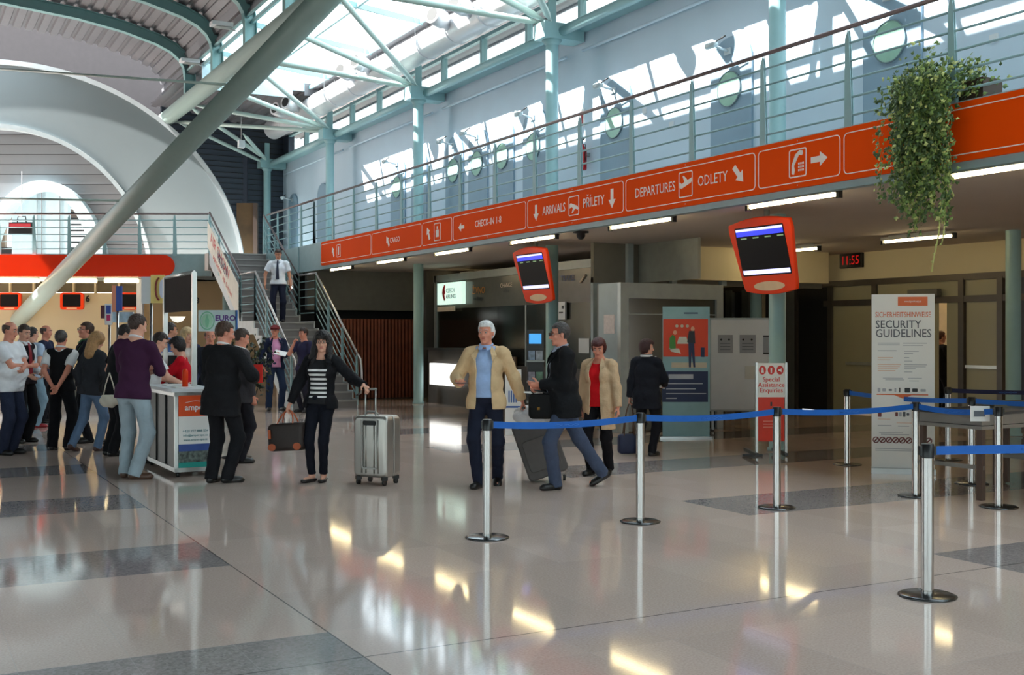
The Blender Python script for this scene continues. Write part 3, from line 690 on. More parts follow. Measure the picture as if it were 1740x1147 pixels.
# ================================================================== FLIGHT MONITORS
SCRB = mat('screen_dark', (16, 14, 16), .5, emit=.02, spec=.15); SCBL = mat('screen_blue', (40, 50, 210), .3, emit=.9); SCWH = mat('screen_pale', (190, 190, 235), .3, emit=.8)
IVO = mat('ivory_oval', (226, 196, 160), .5)
def monitor(X, px, py, label):
    c = onx(px, py, X); t = math.radians(14); r = empty('flight_monitor', c, label, 'monitor', 'hanging flight monitors')
    un = Vector((-math.cos(t), 0, -math.sin(t))); uy = Vector((-math.sin(t), 0, math.cos(t))); ux = MY
    w, h = 1.26, .98
    out = []
    for k in range(9): s_ = -1+2*k/8; out.append((s_*w*.40, h/2-.03+.05*(1-s_*s_)))
    out = out[::-1]; 
    top = out; bot = [(-w*.42, -h/2+.05)]+[(s_*w*.40, -h/2-.02-.05*(1-s_*s_)) for s_ in [-1+2*k/8 for k in range(9)]]+[(w*.42, -h/2+.05)]
    shell = [(-w*.5, h*.32)]+[(-w*.47, h*.06)]+bot+[(w*.47, h*.06)]+[(w*.5, h*.32)]+[(w*.49, h/2-.05)]+top+[(-w*.49, h/2-.05)]
    mb = MB(); mb.prism(shell, c-un*.06, ux, uy, un, .06, ORANGE2); mb.build('shell', parent=r, bevel=.015)
    mb = MB(); mb.box(c-un*.14, (.14, .7, .5), GREYW, Matrix.Rotation(-t, 3, 'Y')); mb.build('rear_housing', parent=r)
    mb = MB(); sw, sh = .98, .68; o = c+uy*.05
    mb.prism(rrect(sw, sh, .02), o, ux, uy, un, .004, SCRB); mb.build('screen', parent=r)
    mb = MB()
    mb.prism([(-sw*.48, sh*.42), (sw*.48, sh*.42), (sw*.48, sh*.47), (-sw*.48, sh*.47)], o, ux, uy, un, .006, SCWH)
    mb.prism([(-sw*.48, sh*.32), (sw*.48, sh*.32), (sw*.48, sh*.42), (-sw*.48, sh*.42)], o, ux, uy, un, .0062, SCBL)
    mb.prism([(-sw*.48, -sh*.47), (sw*.48, -sh*.47), (sw*.48, -sh*.38), (-sw*.48, -sh*.38)], o, ux, uy, un, .006, SCWH)
    for k, a_ in enumerate((-.4, -.15, .1, .35)): mb.prism([(a_*sw, sh*.26), (a_*sw+.12, sh*.26), (a_*sw+.12, sh*.285), (a_*sw, sh*.285)], o, ux, uy, un, .006, mat('screen_text', (120, 150, 110), .4, emit=.4))
    mb.build('display_lines', parent=r)
    mb = MB(); mb.prism(ellp(.62, .13), c-uy*(h/2-.05), ux, uy, un, .006, IVO); mb.build('badge', parent=r)
    mb = MB(); mb.tube([c-un*.12+uy*.25, c-un*.12+uy*.25+UZ*.1, Vector((c.x+.06, c.y, HFB))], .04, GREYW, 10); mb.build('bracket', parent=r)
monitor(10.35, 1297, 432, 'large orange flight monitor hanging right of centre, nearest'); monitor(10.35, 906, 466, 'smaller-looking orange flight monitor hanging above the sunglasses man')
# ================================================================== DOORS AND LAMPS ON THE UPPER WALL
DOORM = mat('upper_door_blue', (136, 160, 178), .5, var=.02); GLB = mat('green_porthole', (160, 200, 180), .2)
LM = mat('lamp_arm', (190, 198, 202), .35, metal=.3)
def updoor(px, n, w=1.0, lamp=True, port=True):
    Y = yx(px, XW-.03); X = XW-.05
    out = [(-w/2, 0), (w/2, 0), (w/2, 2.05)]+[(w/2*math.cos(k*PI/14), 2.05+w/2*math.sin(k*PI/14)*.8) for k in range(1, 14)]+[(-w/2, 2.05)]
    mb = MB(); mb.prism(out, Vector((XW, Y, HD)), MY, UZ, NX, .04, DOORM); d = mb.build('door_%d' % n); struct(d)
    mb = MB(); mb.tube([(X-.05, Y-w/2+.1, HD+1.0), (X-.05, Y-w/2+.24, HD+1.0)], .014, STEEL, 8); mb.build('door_handle', parent=d)
    if port:
        mb = MB(); r = .27; c = Vector((XW-.04, Y+.02, HD+1.62)); mb.prism(ellp(2*r, 2*r, 32), c, MY, UZ, NX, .02, GLB); mb.build('porthole_glass', parent=d)
        mb = MB(); ringframe(mb, ellp(2*r+.03, 2*r+.03, 32), ellp(2*r, 2*r, 32), c, MY, UZ, NX, .03, mat('porthole_rim', (110, 130, 136), .4)); mb.build('porthole_rim', parent=d)
    if lamp:
        l = empty('wall_lamp', (X, Y, HD+2.3), 'small spotlight on an arm above upper door, %s' % lamp, 'lamp', 'spotlights above the upper doors')
        a = Vector((XW-.02, Y+.05, HD+2.22)); mb = MB(); mb.tube([a, a-UX*.32+UZ*.06], .022, LM, 8); mb.box(a-UX*.02, (.05, .16, .1), LM); mb.build('arm', parent=l)
        mb = MB(); h = a-UX*.36+UZ*.06; mb.tube([h-UY*.11-UZ*.02, h-UY*.1, h+UY*.1, h+UY*.13-UZ*.03], [.03, .055, .055, .03], LM, 12); mb.tube([h-UY*.1+UZ*.03, h-UY*.34+UZ*.07], .012, BLACK, 6); mb.build('head', parent=l)
for i, (px, lp, pt) in enumerate(((1515, 'beside the hanging ivy', 1), (1242, 'over the departures sign', 1), (1046, 'just right of the fire extinguisher', 1), (908, 'just left of the middle column', 1), (855, 0, 1), (812, 'over the arrivals sign', 1), (772, 'two doors left of the arrivals sign', 1), (712, 0, 0), (676, 'right of the far teal column', 1), (548, 0, 0), (498, 'at the far end by the stairs', 0))):
    updoor(px, 10+i, lamp=lp, port=bool(pt), w=1.0 if px > 1000 else .95)
fe = empty('fire_extinguisher', onx(990, 265, XW-.12), 'red fire extinguisher hanging on the pale blue upper wall', 'fire extinguisher')
c = onx(990, 265, XW-.14); REDM = mat('extinguisher_red', (170, 20, 26), .25)
mb = MB(); mb.lathe(c-UZ*.27, [(0, 0), (.07, .0), (.08, .03), (.08, .38), (.05, .44), (.025, .46), (.025, .5), (0, .5)], REDM, 20); mb.build('cylinder', parent=fe)
mb = MB(); mb.tube([c+UZ*.22, c+UZ*.3+UY*.03, c+UZ*.32-UY*.07], .015, BLACK, 8); mb.tube([c+UZ*.22, c+UZ*.2-UY*.1, c-UZ*.1-UY*.1], .01, BLACK, 6); mb.build('valve_hose', parent=fe)
mb = MB(); mb.bb((c.x+.05, c.y-.05, c.z+.0), (XW, c.y+.05, c.z+.06), STEEL); mb.build('bracket', parent=fe)
mb = MB(); q = onx(990, 200, XW); mb.box(q-UX*.01, (.015, .16, .34), WHITE); mb.box(q-UX*.02, (.006, .1, .24), REDM); tag(mb.build('wall_notice'), 'small red and white notice above the fire extinguisher', 'sign')
for px, py in ((1096, 188), (1142, 212), (1690, 65)):
    mb = MB(); mb.box(onx(px, py, XW)-UX*.01, (.02, .12, .1), WHITEP); tag(mb.build('wall_switch'), 'small pale %s on the upper wall' % {1096: 'label just right of the extinguisher', 1142: 'switch plate right of the extinguisher', 1690: 'thermostat at the right edge'}[px], 'switch')
# ================================================================== DUCT
DUCT = mat('duct_metal', (226, 226, 230), .28, metal=.25, var=.02)
du = empty('air_duct', (10.6, 15, 8.2), 'long white round air duct with nozzles under the glazed roof', 'duct')
mb = MB(); mb.tube([(10.6, 2, 8.2), (10.6, 35.5, 8.2)], .32, DUCT, 32)
for y in np.arange(4, 35, 1.5): mb.tube([(10.6, y-.03, 8.2), (10.6, y+.03, 8.2)], .335, DUCT, 32)
mb.build('pipe', parent=du)
for k in range(6):
    for dy in (0, 1.05):
        y = 33.2-5.6*k-dy*1.0; c = Vector((10.6, y, 8.2)); d = Vector((-.75, -.35, .12)).normalized()
        mb = MB(); mb.tube([c+d*.2, c+d*.5, c+d*.52, c+d*.86], [.15, .15, .19, .19], DUCT, 20); mb.tube([c+d*.8, c+d*.861], .14, DARK, 16); mb.build('nozzle', parent=du)
mb = MB()
for y in np.arange(5, 35, 3.1): mb.tube([(10.6, y, 8.5), (10.6, y, 8.8)], .01, STEEL, 6); mb.tube([(10.3, y, 8.2), (10.3, y, 8.8)], .008, STEEL, 6)
mb.build('hanger', parent=du)
# spotlights on struts / far speakers, hanging lamp near the vault
mb = MB(); c = az(410, 245, 34); mb.box(c, (.18, .18, .22), WHITEP); mb.tube([c, c+UZ*1.6], .01, STEEL, 6); tag(mb.build('hanging_speaker'), 'small white unit hanging on a wire before the far struts', 'speaker')
for i, (px, py, Z) in enumerate(((322, 104, 31), (376, 42, 27))):
    mb = MB(); c = az(px, py, Z); mb.box(c, (.5, .3, .1), WHITEP); mb.box(c+Vector((.05, 0, -.06)), (.4, .24, .02), GREYW); mb.tube([c, c+Vector((.35, 0, -.1))], .02, STEEL, 6); tag(mb.build('floodlight', bevel=.01), 'flat white floodlight on the %s vault rib' % ['farther', 'nearer'][i], 'floodlight', 'floodlights on the vault ribs')
# ================================================================== REMAINING WALLS
GW = mat('grey_olive_panel', (118, 116, 108), .6, var=.04)
PANB = mat('pale_grey_blue_panel', (150, 164, 170), .5)
mb = MB(); mb.bb((XD, 1, 0), (XD+.2, YD0-12, .01), CEIL); 
mb = MB(); mb.bb((XD+.05, yx(1352, XD), 0), (XD+.2, YEND, 2.76), mat('dark_glass_wall', (52, 50, 48), .3)); struct(mb.build('wall_right_lower'))
mb = MB()
for k, px in enumerate((1345, 1292, 1268, 1240)): mb.bb((XD-.04, yx(px, XD)-.12, 0), (XD+.06, yx(px, XD)+.12, 2.7), [GREYW, CREAM][k % 2] if k < 3 else GREYW)
struct(mb.build('wall_mullions'))
mb = MB(); mb.bb((17.5, 1.0, 0), (17.7, 2.2, HFB), CREAM); mb.bb((9.2, .8, 0), (17.7, 1.0, HFB), CREAM); struct(mb.build('wall_right_near'))
# ---------------- check-in zone under the left gallery
CKW = mat('check_in_cream', (186, 172, 138), .55, var=.02, scale=1)
mb = MB(); fbox(-480, 498, 236, 700, 33.6, .2, CKW, mb); struct(mb.build('wall_check_in'))
mb = MB(); fbox(-480, 478, 236, 497, 33.9, .1, mat('fanlight_back', (112, 104, 84), .5), mb)
for px in (-60, 15, 55, 90, 123, 160, 200, 232): fbox(px, 478, px+3, 498, 33.7, .1, CREAM, mb)
struct(mb.build('window_fanlight'))
mb = MB(); fbox(232, 474, 242, 690, 33.0, .15, WHITEP, mb); struct(mb.build('trim_post'))
mb = MB(); fbox(238, 478, 470, 700, 36.5, .2, TANW, mb); struct(mb.build('wall_check_in_rear'))
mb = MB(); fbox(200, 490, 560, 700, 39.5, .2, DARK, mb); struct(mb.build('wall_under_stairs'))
mb = MB(); p = gpt(-420, 0); mb.tube([az(385, 560, 34)-UZ*1.8, az(385, 470, 34)], .12, TEAL, 20); struct(mb.build('column_far'))
NUM = mat('number_black', (30, 28, 26), .5)
for i, (px, lab) in enumerate(((18, 'leftmost'), (124, 'beside the black number 6'), (222, 'partly behind the blue banner'))):
    c = az(px, 512, 33.3); r = empty('check_in_monitor', c, 'orange-rimmed black screen on the check-in wall, '+lab, 'monitor', 'check-in desk monitors')
    mb = MB(); mb.prism(rrect(.68, .5, .09), c, RT, UZ, -FW, .1, ORANGE2); mb.build('shell', parent=r)
    mb = MB(); mb.prism(rrect(.52, .36, .03), c+UZ*.02, RT, UZ, -FW, .105, SCRB); mb.build('screen', parent=r)
    mb = MB(); mb.prism(rrect(.3, .03, .01), c-UZ*.205, RT, UZ, -FW, .105, IVO); mb.build('badge', parent=r)
    mb = MB(); mb.box(c+FW*.15, (.1, .1, .1), BLACK); mb.build('bracket', parent=r)
for px, py, ch in ((149, 508, '6'), (335, 511, '8')):
    t = text(ch, .26, az(px, py, 33.55 if px < 200 else 36.4), RT, UZ, -FW, NUM, bold=.008, th=.02, name='desk_number'); tag(t, 'black desk number %s on the %s wall' % (ch, 'cream check-in' if px < 200 else 'tan rear'), 'number')
cd = empty('check_in_counter', az(80, 600, 31), 'long pale check-in counter behind the waiting group', 'counter')
mb = MB(); fbox(-300, 627, 215, 640, 30.5, .8, WHITEP, mb); mb.build('worktop', parent=cd); mb = MB(); fbox(-298, 640, 213, 673.2, 30.6, .6, GW, mb); mb.build('front', parent=cd)
# ---------------- small signs round the promo booth
def post(name, px, py0, Z, r=.02, m=CHROME, parent=None, h0=0):
    a = az(px, py0, Z); b = a.copy(); b.z = h0; mb = MB(); mb.tube([b, a], r, m, 10); return mb.build(name, parent=parent)
def stand_base(c, r=.2, m=BLACK, parent=None):
    mb = MB(); mb.lathe((c.x, c.y, 0), [(0, 0), (r, 0), (r, .012), (.04, .03), (0, .03)], m, 24); return mb.build('base', parent=parent)
Z = 15.6; r = empty('clock_sign', fpt((258-870)/F*Z, Z), 'yellow sign with half a red ring and white panel on a thin post', 'sign')
mb = fbox(256, 467, 279, 515, Z, .03, mat('sign_yellow', (232, 206, 120), .5)); mb.build('board', parent=r)
mb = MB(); c = az(278, 491, Z-.02); mb.tube([c+RT*(-.06-.05*math.cos(q))+UZ*.15*math.sin(q) for q in [(-PI/2+PI*k/12) for k in range(13)]], .012, mat('sign_dark_red', (120, 30, 28), .5), 8); mb.build('ring', parent=r)
mb = MB(); mb.prism(ellp(.07, .26), az(275, 491, Z-.012), RT, UZ, -FW, .004, mat('sign_lilac', (200, 206, 226), .5)); mb.build('face', parent=r)
mb = fbox(240, 470, 256, 516, Z+.02, .02, WHITEP); mb.build('side_panel', parent=r); post('pole', 257, 515, Z, parent=r); stand_base(r.location, parent=r)
Z = 17.2; r = empty('poster_stand', fpt((198-870)/F*Z, Z), 'tall narrow blue poster stand with orange edge behind the purple sweater man', 'poster stand')
fbox(197, 486, 207, 528, Z, .03, mat('poster_blue', (40, 76, 160), .5)).build('poster', parent=r); fbox(190, 485, 197, 530, Z, .03, mat('poster_salmon', (222, 140, 110), .5)).build('edge_strip', parent=r)
post('pole', 200, 528, Z, parent=r); stand_base(r.location, parent=r)
Z = 17.6; r = empty('leaflet_rack', fpt((182-870)/F*Z, Z), 'small rack of colourful leaflets by the blue poster stand', 'leaflet rack')
fbox(171, 519, 178, 541, Z, .03, mat('leaflet_maroon', (96, 30, 50), .5)).build('leaflet', parent=r); fbox(178, 516, 190, 552, Z-.02, .03, WHITE).build('leaflet', parent=r)
fbox(180, 519, 188, 533, Z-.03, .01, mat('leaflet_blue', (50, 80, 170), .5)).build('picture', parent=r); fbox(181, 535, 187, 545, Z-.03, .01, mat('leaflet_pink', (200, 40, 110), .5)).build('picture', parent=r)
fbox(191, 530, 226, 548, Z, .05, mat('leaflet_pale', (170, 196, 214), .5, var=.3, scale=9)).build('leaflet', parent=r); post('pole', 186, 545, Z, parent=r); stand_base(r.location, parent=r)
# EURO sign
Z = 15.2; r = empty('euro_sign', fpt((402-870)/F*Z, Z), 'white EURO board with a pale green round emblem on a blue post', 'sign')
fbox(337, 527, 401, 563, Z, .02, mat('euro_board', (206, 226, 226), .5)).build('board', parent=r)
GRN = mat('pale_green_print', (130, 196, 160), .5)
mb = MB(); c = az(352, 545, Z-.005); ringframe(mb, ellp(.20, .25), ellp(.17, .215), c, RT, UZ, -FW, .003, GRN); mb.prism(ellp(.15, .19), c, RT, UZ, -FW, .002, mat('pale_green_print2', (166, 214, 186), .5)); mb.prism([(-.015, -.09), (.015, -.09), (.03, .0), (0, .09), (-.03, 0)], c, RT, UZ, -FW, .004, GRN); mb.build('emblem', parent=r)
text('EURO', .105, az(383, 541, Z), RT, UZ, -FW, mat('print_violet', (96, 60, 140), .5), r, bold=.003)
post('pole', 402, 527, Z, .016, mat('blue_post', (40, 90, 150), .4), r); stand_base(fpt((402-870)/F*Z, Z), parent=r)
# ---------------- promotional booth
B = fl(297, 812); LD = (RT*(-.736)+FW*1.31).normalized(); WD = Vector((0, 0, 1)).cross(LD); WD = WD if WD.dot(RT) > 0 else -WD
LB, WB, HB = 1.5, .46, .98
r = empty('promo_counter', B+LD*LB/2+WD*WB/2, 'wheeled promotion counter with orange, white and landscape picture front', 'counter')
ALU = mat('aluminium_profile', (196, 198, 196), .3, metal=.7); GPAN = mat('counter_grey', (120, 118, 114), .5, metal=.2, var=.08)
def bx2(a0, a1, b0, b1, h0, h1, m, mb):
    q = [B+LD*a0+WD*b0, B+LD*a0+WD*b1, B+LD*a1+WD*b1, B+LD*a1+WD*b0]
    mb.hexa([p+UZ*h0 for p in q]+[p+UZ*h1 for p in q], m); return mb
mb = MB(); bx2(.02, LB-.02, .02, WB-.02, .1, HB-.04, GPAN, mb); mb.build('body', parent=r)
mb = MB()
for a in (0, LB-.04): 
    for b in (0, WB-.04): bx2(a, a+.04, b, b+.04, .06, HB, ALU, mb)
for h in (.06, HB-.05):
    bx2(0, LB, 0, .03, h, h+.05, ALU, mb); bx2(0, LB, WB-.03, WB, h, h+.05, ALU, mb); bx2(0, .03, 0, WB, h, h+.05, ALU, mb); bx2(LB-.03, LB, 0, WB, h, h+.05, ALU, mb)
for a in (.5, 1.0): bx2(a, a+.01, .0, .02, .1, HB-.04, DARK, mb)
mb.build('frame', parent=r)
mb = MB(); bx2(-.06, LB+.04, -.05, WB+.05, HB, HB+.035, WHITEP, mb); mb.build('worktop', parent=r)
fo_ = B-LD*.012; fu = WD
def fr(a0, a1, h0, h1, m, nm, t=.004):
    mb = MB(); q = [fo_+fu*a0, fo_+fu*a1, fo_+fu*a1+LD*.01, fo_+fu*a0+LD*.01]; mb.hexa([p-LD*t+UZ*h0 for p in q]+[p-LD*t+UZ*h1 for p in q], m); return mb.build(nm, parent=r)
fr(.04, WB-.04, .70, .94, mat('promo_orange', (232, 84, 30), .5), 'orange_panel'); fr(.04, WB-.04, .38, .70, WHITE, 'white_panel')
fr(.04, WB-.04, .17, .38, mat('landscape_print', (92, 104, 100), .5, var=.75, scale=26), 'picture'); fr(.04, WB-.04, .30, .38, mat('print_sky_blue', (52, 80, 150), .5, var=.2), 'picture_sky', .006); fr(.04, WB-.04, .11, .17, mat('print_teal', (24, 150, 140), .5), 'teal_strip')
fc = lambda a, h: fo_-LD*.008+fu*a+UZ*h
text('amper', .095, fc(WB/2, .80), fu, UZ, -LD, WHITE, r, bold=.002); mb = MB(); mb.tube([fc(WB/2-.12+.24*k/8, .855+.02*math.sin(PI*k/8)) for k in range(9)], .003, WHITE, 5); mb.build('swoosh', parent=r)
TEALT = mat('print_teal_text', (60, 130, 140), .5)
text('+420 777 888 554', .04, fc(WB/2, .53), fu, UZ, -LD, TEALT, r); text('info@amper-spa.cz', .036, fc(WB/2, .48), fu, UZ, -LD, TEALT, r); text('www.amper-spa.cz', .036, fc(WB/2, .43), fu, UZ, -LD, TEALT, r)
for a in (.05, LB-.05):
    for b in (.05, WB-.05):
        mb = MB(); p = B+LD*a+WD*b; mb.tube([p+UZ*.03-RT*.015, p+UZ*.03+RT*.015], .03, BLACK, 12); mb.tube([p+UZ*.03, p+UZ*.08], .012, STEEL, 8); mb.build('caster', parent=r)
mb = MB()
for k in range(2): bx2(.3+.5*k, .55+.5*k, .08, .3, HB+.037, HB+.045+.006*k, WHITE, mb)
bb_ = mb.build('paper_sheets'); tag(bb_, 'white papers lying on the promotion counter top', 'papers')
p = B+LD*.35+WD*.2; mb = MB(); mb.lathe((p.x, p.y, HB+.035), [(0, 0), (.035, 0), (.035, .19), (.02, .22), (0, .22)], ORANGE2, 16); tag(mb.build('orange_bottle'), 'orange bottle standing on the promotion counter', 'bottle')
# header frame behind the counter
P1 = fpt((330-870)/F*13.75, 13.75); P2 = fpt((281-870)/F*15.1, 15.1); r = empty('display_frame', (P1+P2)/2, 'tall aluminium display frame with dark brown header panel', 'display frame')
HT = CH+107*13.75/F
for nm, P in (('post', P1), ('post', P2)):
    mb = MB(); mb.box(P+UZ*HT/2, (.055, .055, HT), ALU, None); mb.build('post', parent=r)
dd = (P2-P1).normalized(); nn = dd.cross(UZ); hp = lambda P, h: P+UZ*h
mb = MB(); mb.hexa([hp(P1-nn*.012, HT-.46), hp(P2-nn*.012, HT-.46), hp(P2+nn*.012, HT-.46), hp(P1+nn*.012, HT-.46), hp(P1-nn*.012, HT-.02), hp(P2-nn*.012, HT-.02), hp(P2+nn*.012, HT-.02), hp(P1+nn*.012, HT-.02)], mat('dark_brown_panel', (60, 52, 50), .85, spec=.1)); mb.build('header_panel', parent=r)
mb = MB(); mb.tube([hp(P1, HT), hp(P2, HT)], .03, ALU, 4); mb.build('top_rail', parent=r)
mb = MB(); c = hp(P1*.45+P2*.55, HT-.52); mb.lathe(c, [(.0, -.08), (.06, -.06), (.1, 0), (0, 0)], mat('lamp_white', (250, 246, 236), .3, emit=.4), 20); mb.build('small_lamp', parent=r)
mb = MB(); mb.box(P1, (.3, .3, .02), BLACK); mb.box(P2, (.3, .3, .02), BLACK); mb.build('foot_plate', parent=r)
# far white counter behind the booth
mb = MB(); fbox(268, 599, 300, 604, 16.2, .4, WHITE, mb); fbox(272, 604, 300, 762, 16.25, .3, DARK, mb); tag(mb.build('white_ledge'), 'white topped dark stand under the woman in red', 'stand')
# ---------------- glazed office (kiosk)
KX = 12.2; KY0, KY1 = yx(1017, KX), yx(738, KX); KH = 3.16
kr = empty('ticket_office', (KX, (KY0+KY1)/2, 0), 'glazed grey-framed ticket office with lit signs behind the walking couple', 'office')
mb = MB()
mb.bb((KX-.03, KY0, KH-.17), (KX+.07, KY1, KH), GREYW)
for px in (741, 1013): mb.bb((KX-.03, yx(px, KX)-.06, 0), (KX+.07, yx(px, KX)+.06, KH), GREYW)
for px in (893,): mb.bb((KX-.0, yx(px, KX)-.03, .9), (KX+.05, yx(px, KX)+.03, KH), GREYW)
mb.build('frame', parent=kr)
mb = MB(); mb.bb((KX, KY0, 2.3), (KX+.03, KY1, KH-.17), mat('glass_header', (92, 92, 84), .25)); mb.build('header_band', parent=kr)
mb = MB(); mb.bb((KX+.01, KY0, .95), (KX+.02, KY1, 2.3), GLASSD); mb.build('glass_front', parent=kr)
mb = MB(); mb.bb((KX-.02, KY0, 0), (KX+.06, KY1, .95), mat('kiosk_base_dark', (62, 56, 50), .5)); mb.build('base_panel', parent=kr)
mb = MB(); mb.bb((KX+3, KY0, 0), (KX+3.1, KY1, KH), mat('office_back', (128, 126, 114), .7)); mb.bb((KX, KY0, KH-.02), (KX+3.1, KY1, KH), mat('office_back', ())); mb.bb((KX, KY1-.05, 0), (KX+3, KY1, KH), mat('office_back', ())); mb.bb((KX, KY0, 0), (KX+3, KY0+.05, KH), PANB); mb.build('room_shell', parent=kr)
mb = MB(); mb.bb((KX+.08, yx(990, KX), .95), (KX+.7, yx(800, KX), 1.0), mat('desk_brown', (96, 72, 52), .5)); mb.bb((KX-.06, yx(880, KX), .62), (KX-.02, yx(800, KX), 1.15), mat('desk_brown', ())); mb.build('desk', parent=kr)
for (p0, p1, h0, h1, m, nm) in ((845, 892, 1.15, 2.3, mat('office_black', (34, 34, 34), .5), 'inner_panel'),):
    mb = MB(); mb.bb((KX+1.2, yx(p1, KX+1.2), h0-.3), (KX+1.25, yx(p0, KX+1.2), h1+.1), m); mb.build(nm, parent=kr)
LBX = mat('lightbox_green_white', (206, 236, 222), .5, emit=.55); YEL = mat('kiosk_yellow', (200, 130, 30), .5); PAL = mat('kiosk_pale', (220, 200, 180), .5)
def kbox(p0, p1, y0, y1, X, m, nm, th=.04, par=None):
    c = onx((p0+p1)/2, y0, X); z0 = onx((p0+p1)/2, y1, X).z; mb = MB(); mb.bb((X, yx(p1, X), z0), (X+th, yx(p0, X), c.z), m); return mb.build(nm, parent=par)
s1 = kbox(743, 785, 480, 517, KX-.14, LBX, 'lit_sign', .1); tag(s1, 'glowing white airline sign with a red leaf emblem on the ticket office', 'sign')
c = onx(755, 498, KX-.15)
mb = MB(); mb.prism([(-.12, 0), (-.1, .1), (0, .2), (.06, .2), (.03, .08), (.06, .0), (.01, -.04), (.05, -.18), (0, -.2), (-.09, -.08)], c, MY, UZ, NX, .006, mat('logo_red', (196, 20, 40), .5)); mb.build('emblem', parent=s1)
text('CZECH', .15, onx(765, 494, KX-.15), MY, UZ, NX, mat('logo_grey', (110, 120, 130), .5), s1, bold=.002); text('AIRLINES', .14, onx(766, 504, KX-.15), MY, UZ, NX, mat('logo_grey', ()), s1, bold=.002)
s2 = kbox(743, 771, 521, 529, KX-.1, PAL, 'small_plate'); tag(s2, 'small cream plate under the glowing airline sign', 'sign')
s3 = kbox(730, 776, 618, 655, KX-.9, mat('lightbox_white', (250, 250, 246), .5, emit=.9), 'light_panel', .12); tag(s3, 'glowing white light panel low on the ticket counter left end', 'light panel')
mb = MB(); X = KX-.78; mb.bb((X, yx(778, X)-.6, 0), (X+.7, yx(728, X)+.0, 1.3), mat('kiosk_base_dark', ())); mb.bb((X-.1, yx(778, X)-.6, 1.28), (X+.75, yx(728, X)+.05, 1.33), BLACK); tag(mb.build('dark_counter'), 'dark low counter carrying the glowing white panel', 'counter')
text('\u017dIVNO', .24, onx(813, 494, KX-.01), MY, UZ, NX, YEL, kr, sx=.9); text('exchange', .14, onx(812, 507, KX-.01), MY, UZ, NX, BLACK, kr)
text('CHANGE', .14, onx(860, 485, KX-.01), MY, UZ, NX, PAL, kr); text('office', .13, onx(860, 494, KX-.01), MY, UZ, NX, BLACK, kr)
text('TRAVEL', .17, onx(965, 473, KX-.01), MY, UZ, NX, mat('kiosk_blue', (50, 70, 120), .5), kr); mb = MB(); mb.tube([onx(986, 480, KX-.02), onx(995, 467, KX-.02)], .02, PAL, 6); mb.build('swoosh', parent=kr)
s4 = kbox(947, 960, 513, 543, KX-.06, WHITEP, 'poster'); tag(s4, 'narrow white poster strip on the office glass below the far monitor', 'poster')
mb = MB(); mb.box(onx(956, 522, KX-.07), (.01, .06, .06), BLACK); mb.box(onx(953, 531, KX-.07), (.01, .14, .03), BLACK); mb.build('print', parent=s4)
s5 = kbox(983, 1001, 575, 600, KX-.06, WHITEP, 'notice_sheet', .01); tag(s5, 'white notice sheet on the glass above the red-haired woman', 'notice')
# blue side wing right of the office with a notice
mb = MB(); mb.bb((10.61, 15.98, 1.66), (10.618, 16.3, 1.98), mat('notice_pink', (206, 196, 196), .6, var=.12, scale=20)); tag(mb.build('notice_sheet'), 'pale notice sheet taped on the blue side of the glass booth', 'notice')
mb = MB(); mb.bb((12.3, 15.9, 2.62), (12.36, KY0, HFB), GREYW); mb.bb((11.3, 17.72, 0), (12.3, 17.8, 2.7), PANB); 
for x in (12.0, 13.0, 14.2): mb.bb((x, 17.6, 2.6), (x+.12, 17.7, HFB), PANB)
mb.bb((11.3, 17.7, 2.6), (16.9, 17.8, HFB), GW); mb.bb((13.25, 17.5, 2.7), (16.9, 17.7, HFB), CREAM); struct(mb.build('wall_bulkhead'))
# ---------------- brochure rack in front of the office
Zr = 19.4; r = empty('brochure_rack', fpt((910-870)/F*Zr, Zr), 'tall black brochure rack with blue screen and two leaflet shelves', 'rack')
fbox(896, 560, 924, 735, Zr, .25, BLACK).build('back_panel', parent=r)
fbox(899, 567, 920, 584, Zr-.02, .02, mat('rack_blue', (70, 160, 230), .4, emit=.5)).build('header_picture', parent=r)
for row, y in enumerate((612, 648, 682)):
    mb = MB(); fbox(895, y, 925, y+3, Zr-.18, .2, GREYW, mb); mb.build('shelf', parent=r)
    for j, px in enumerate((898, 911)):
        if row < 2: fbox(px, y-16, px+11, y, Zr-.1, .05, mat('brochure_%d' % (row*2+j), [(150, 170, 196), (180, 190, 204), (160, 160, 176), (120, 160, 140)][row*2+j], .5, var=.35, scale=14)).build('brochure', parent=r)
# white roll-up stands behind the old man
Zb = 18.6; r = empty('a_frame_board', fpt((875-870)/F*Zb, Zb), 'white board stand with blue lines behind the old man', 'board')
fbox(858, 628, 886, 740, Zb, .04, WHITE).build('board', parent=r)
mb = MB(); fbox(862, 639, 884, 643, Zb-.01, .01, mat('board_blue', (60, 100, 170), .5), mb); fbox(858, 690, 884, 693, Zb-.01, .01, mat('board_blue', ()), mb)
for k in range(4): fbox(864+k*4, 664, 866+k*4, 684, Zb-.01, .01, mat('board_blue', ()), mb)
mb.build('print', parent=r)
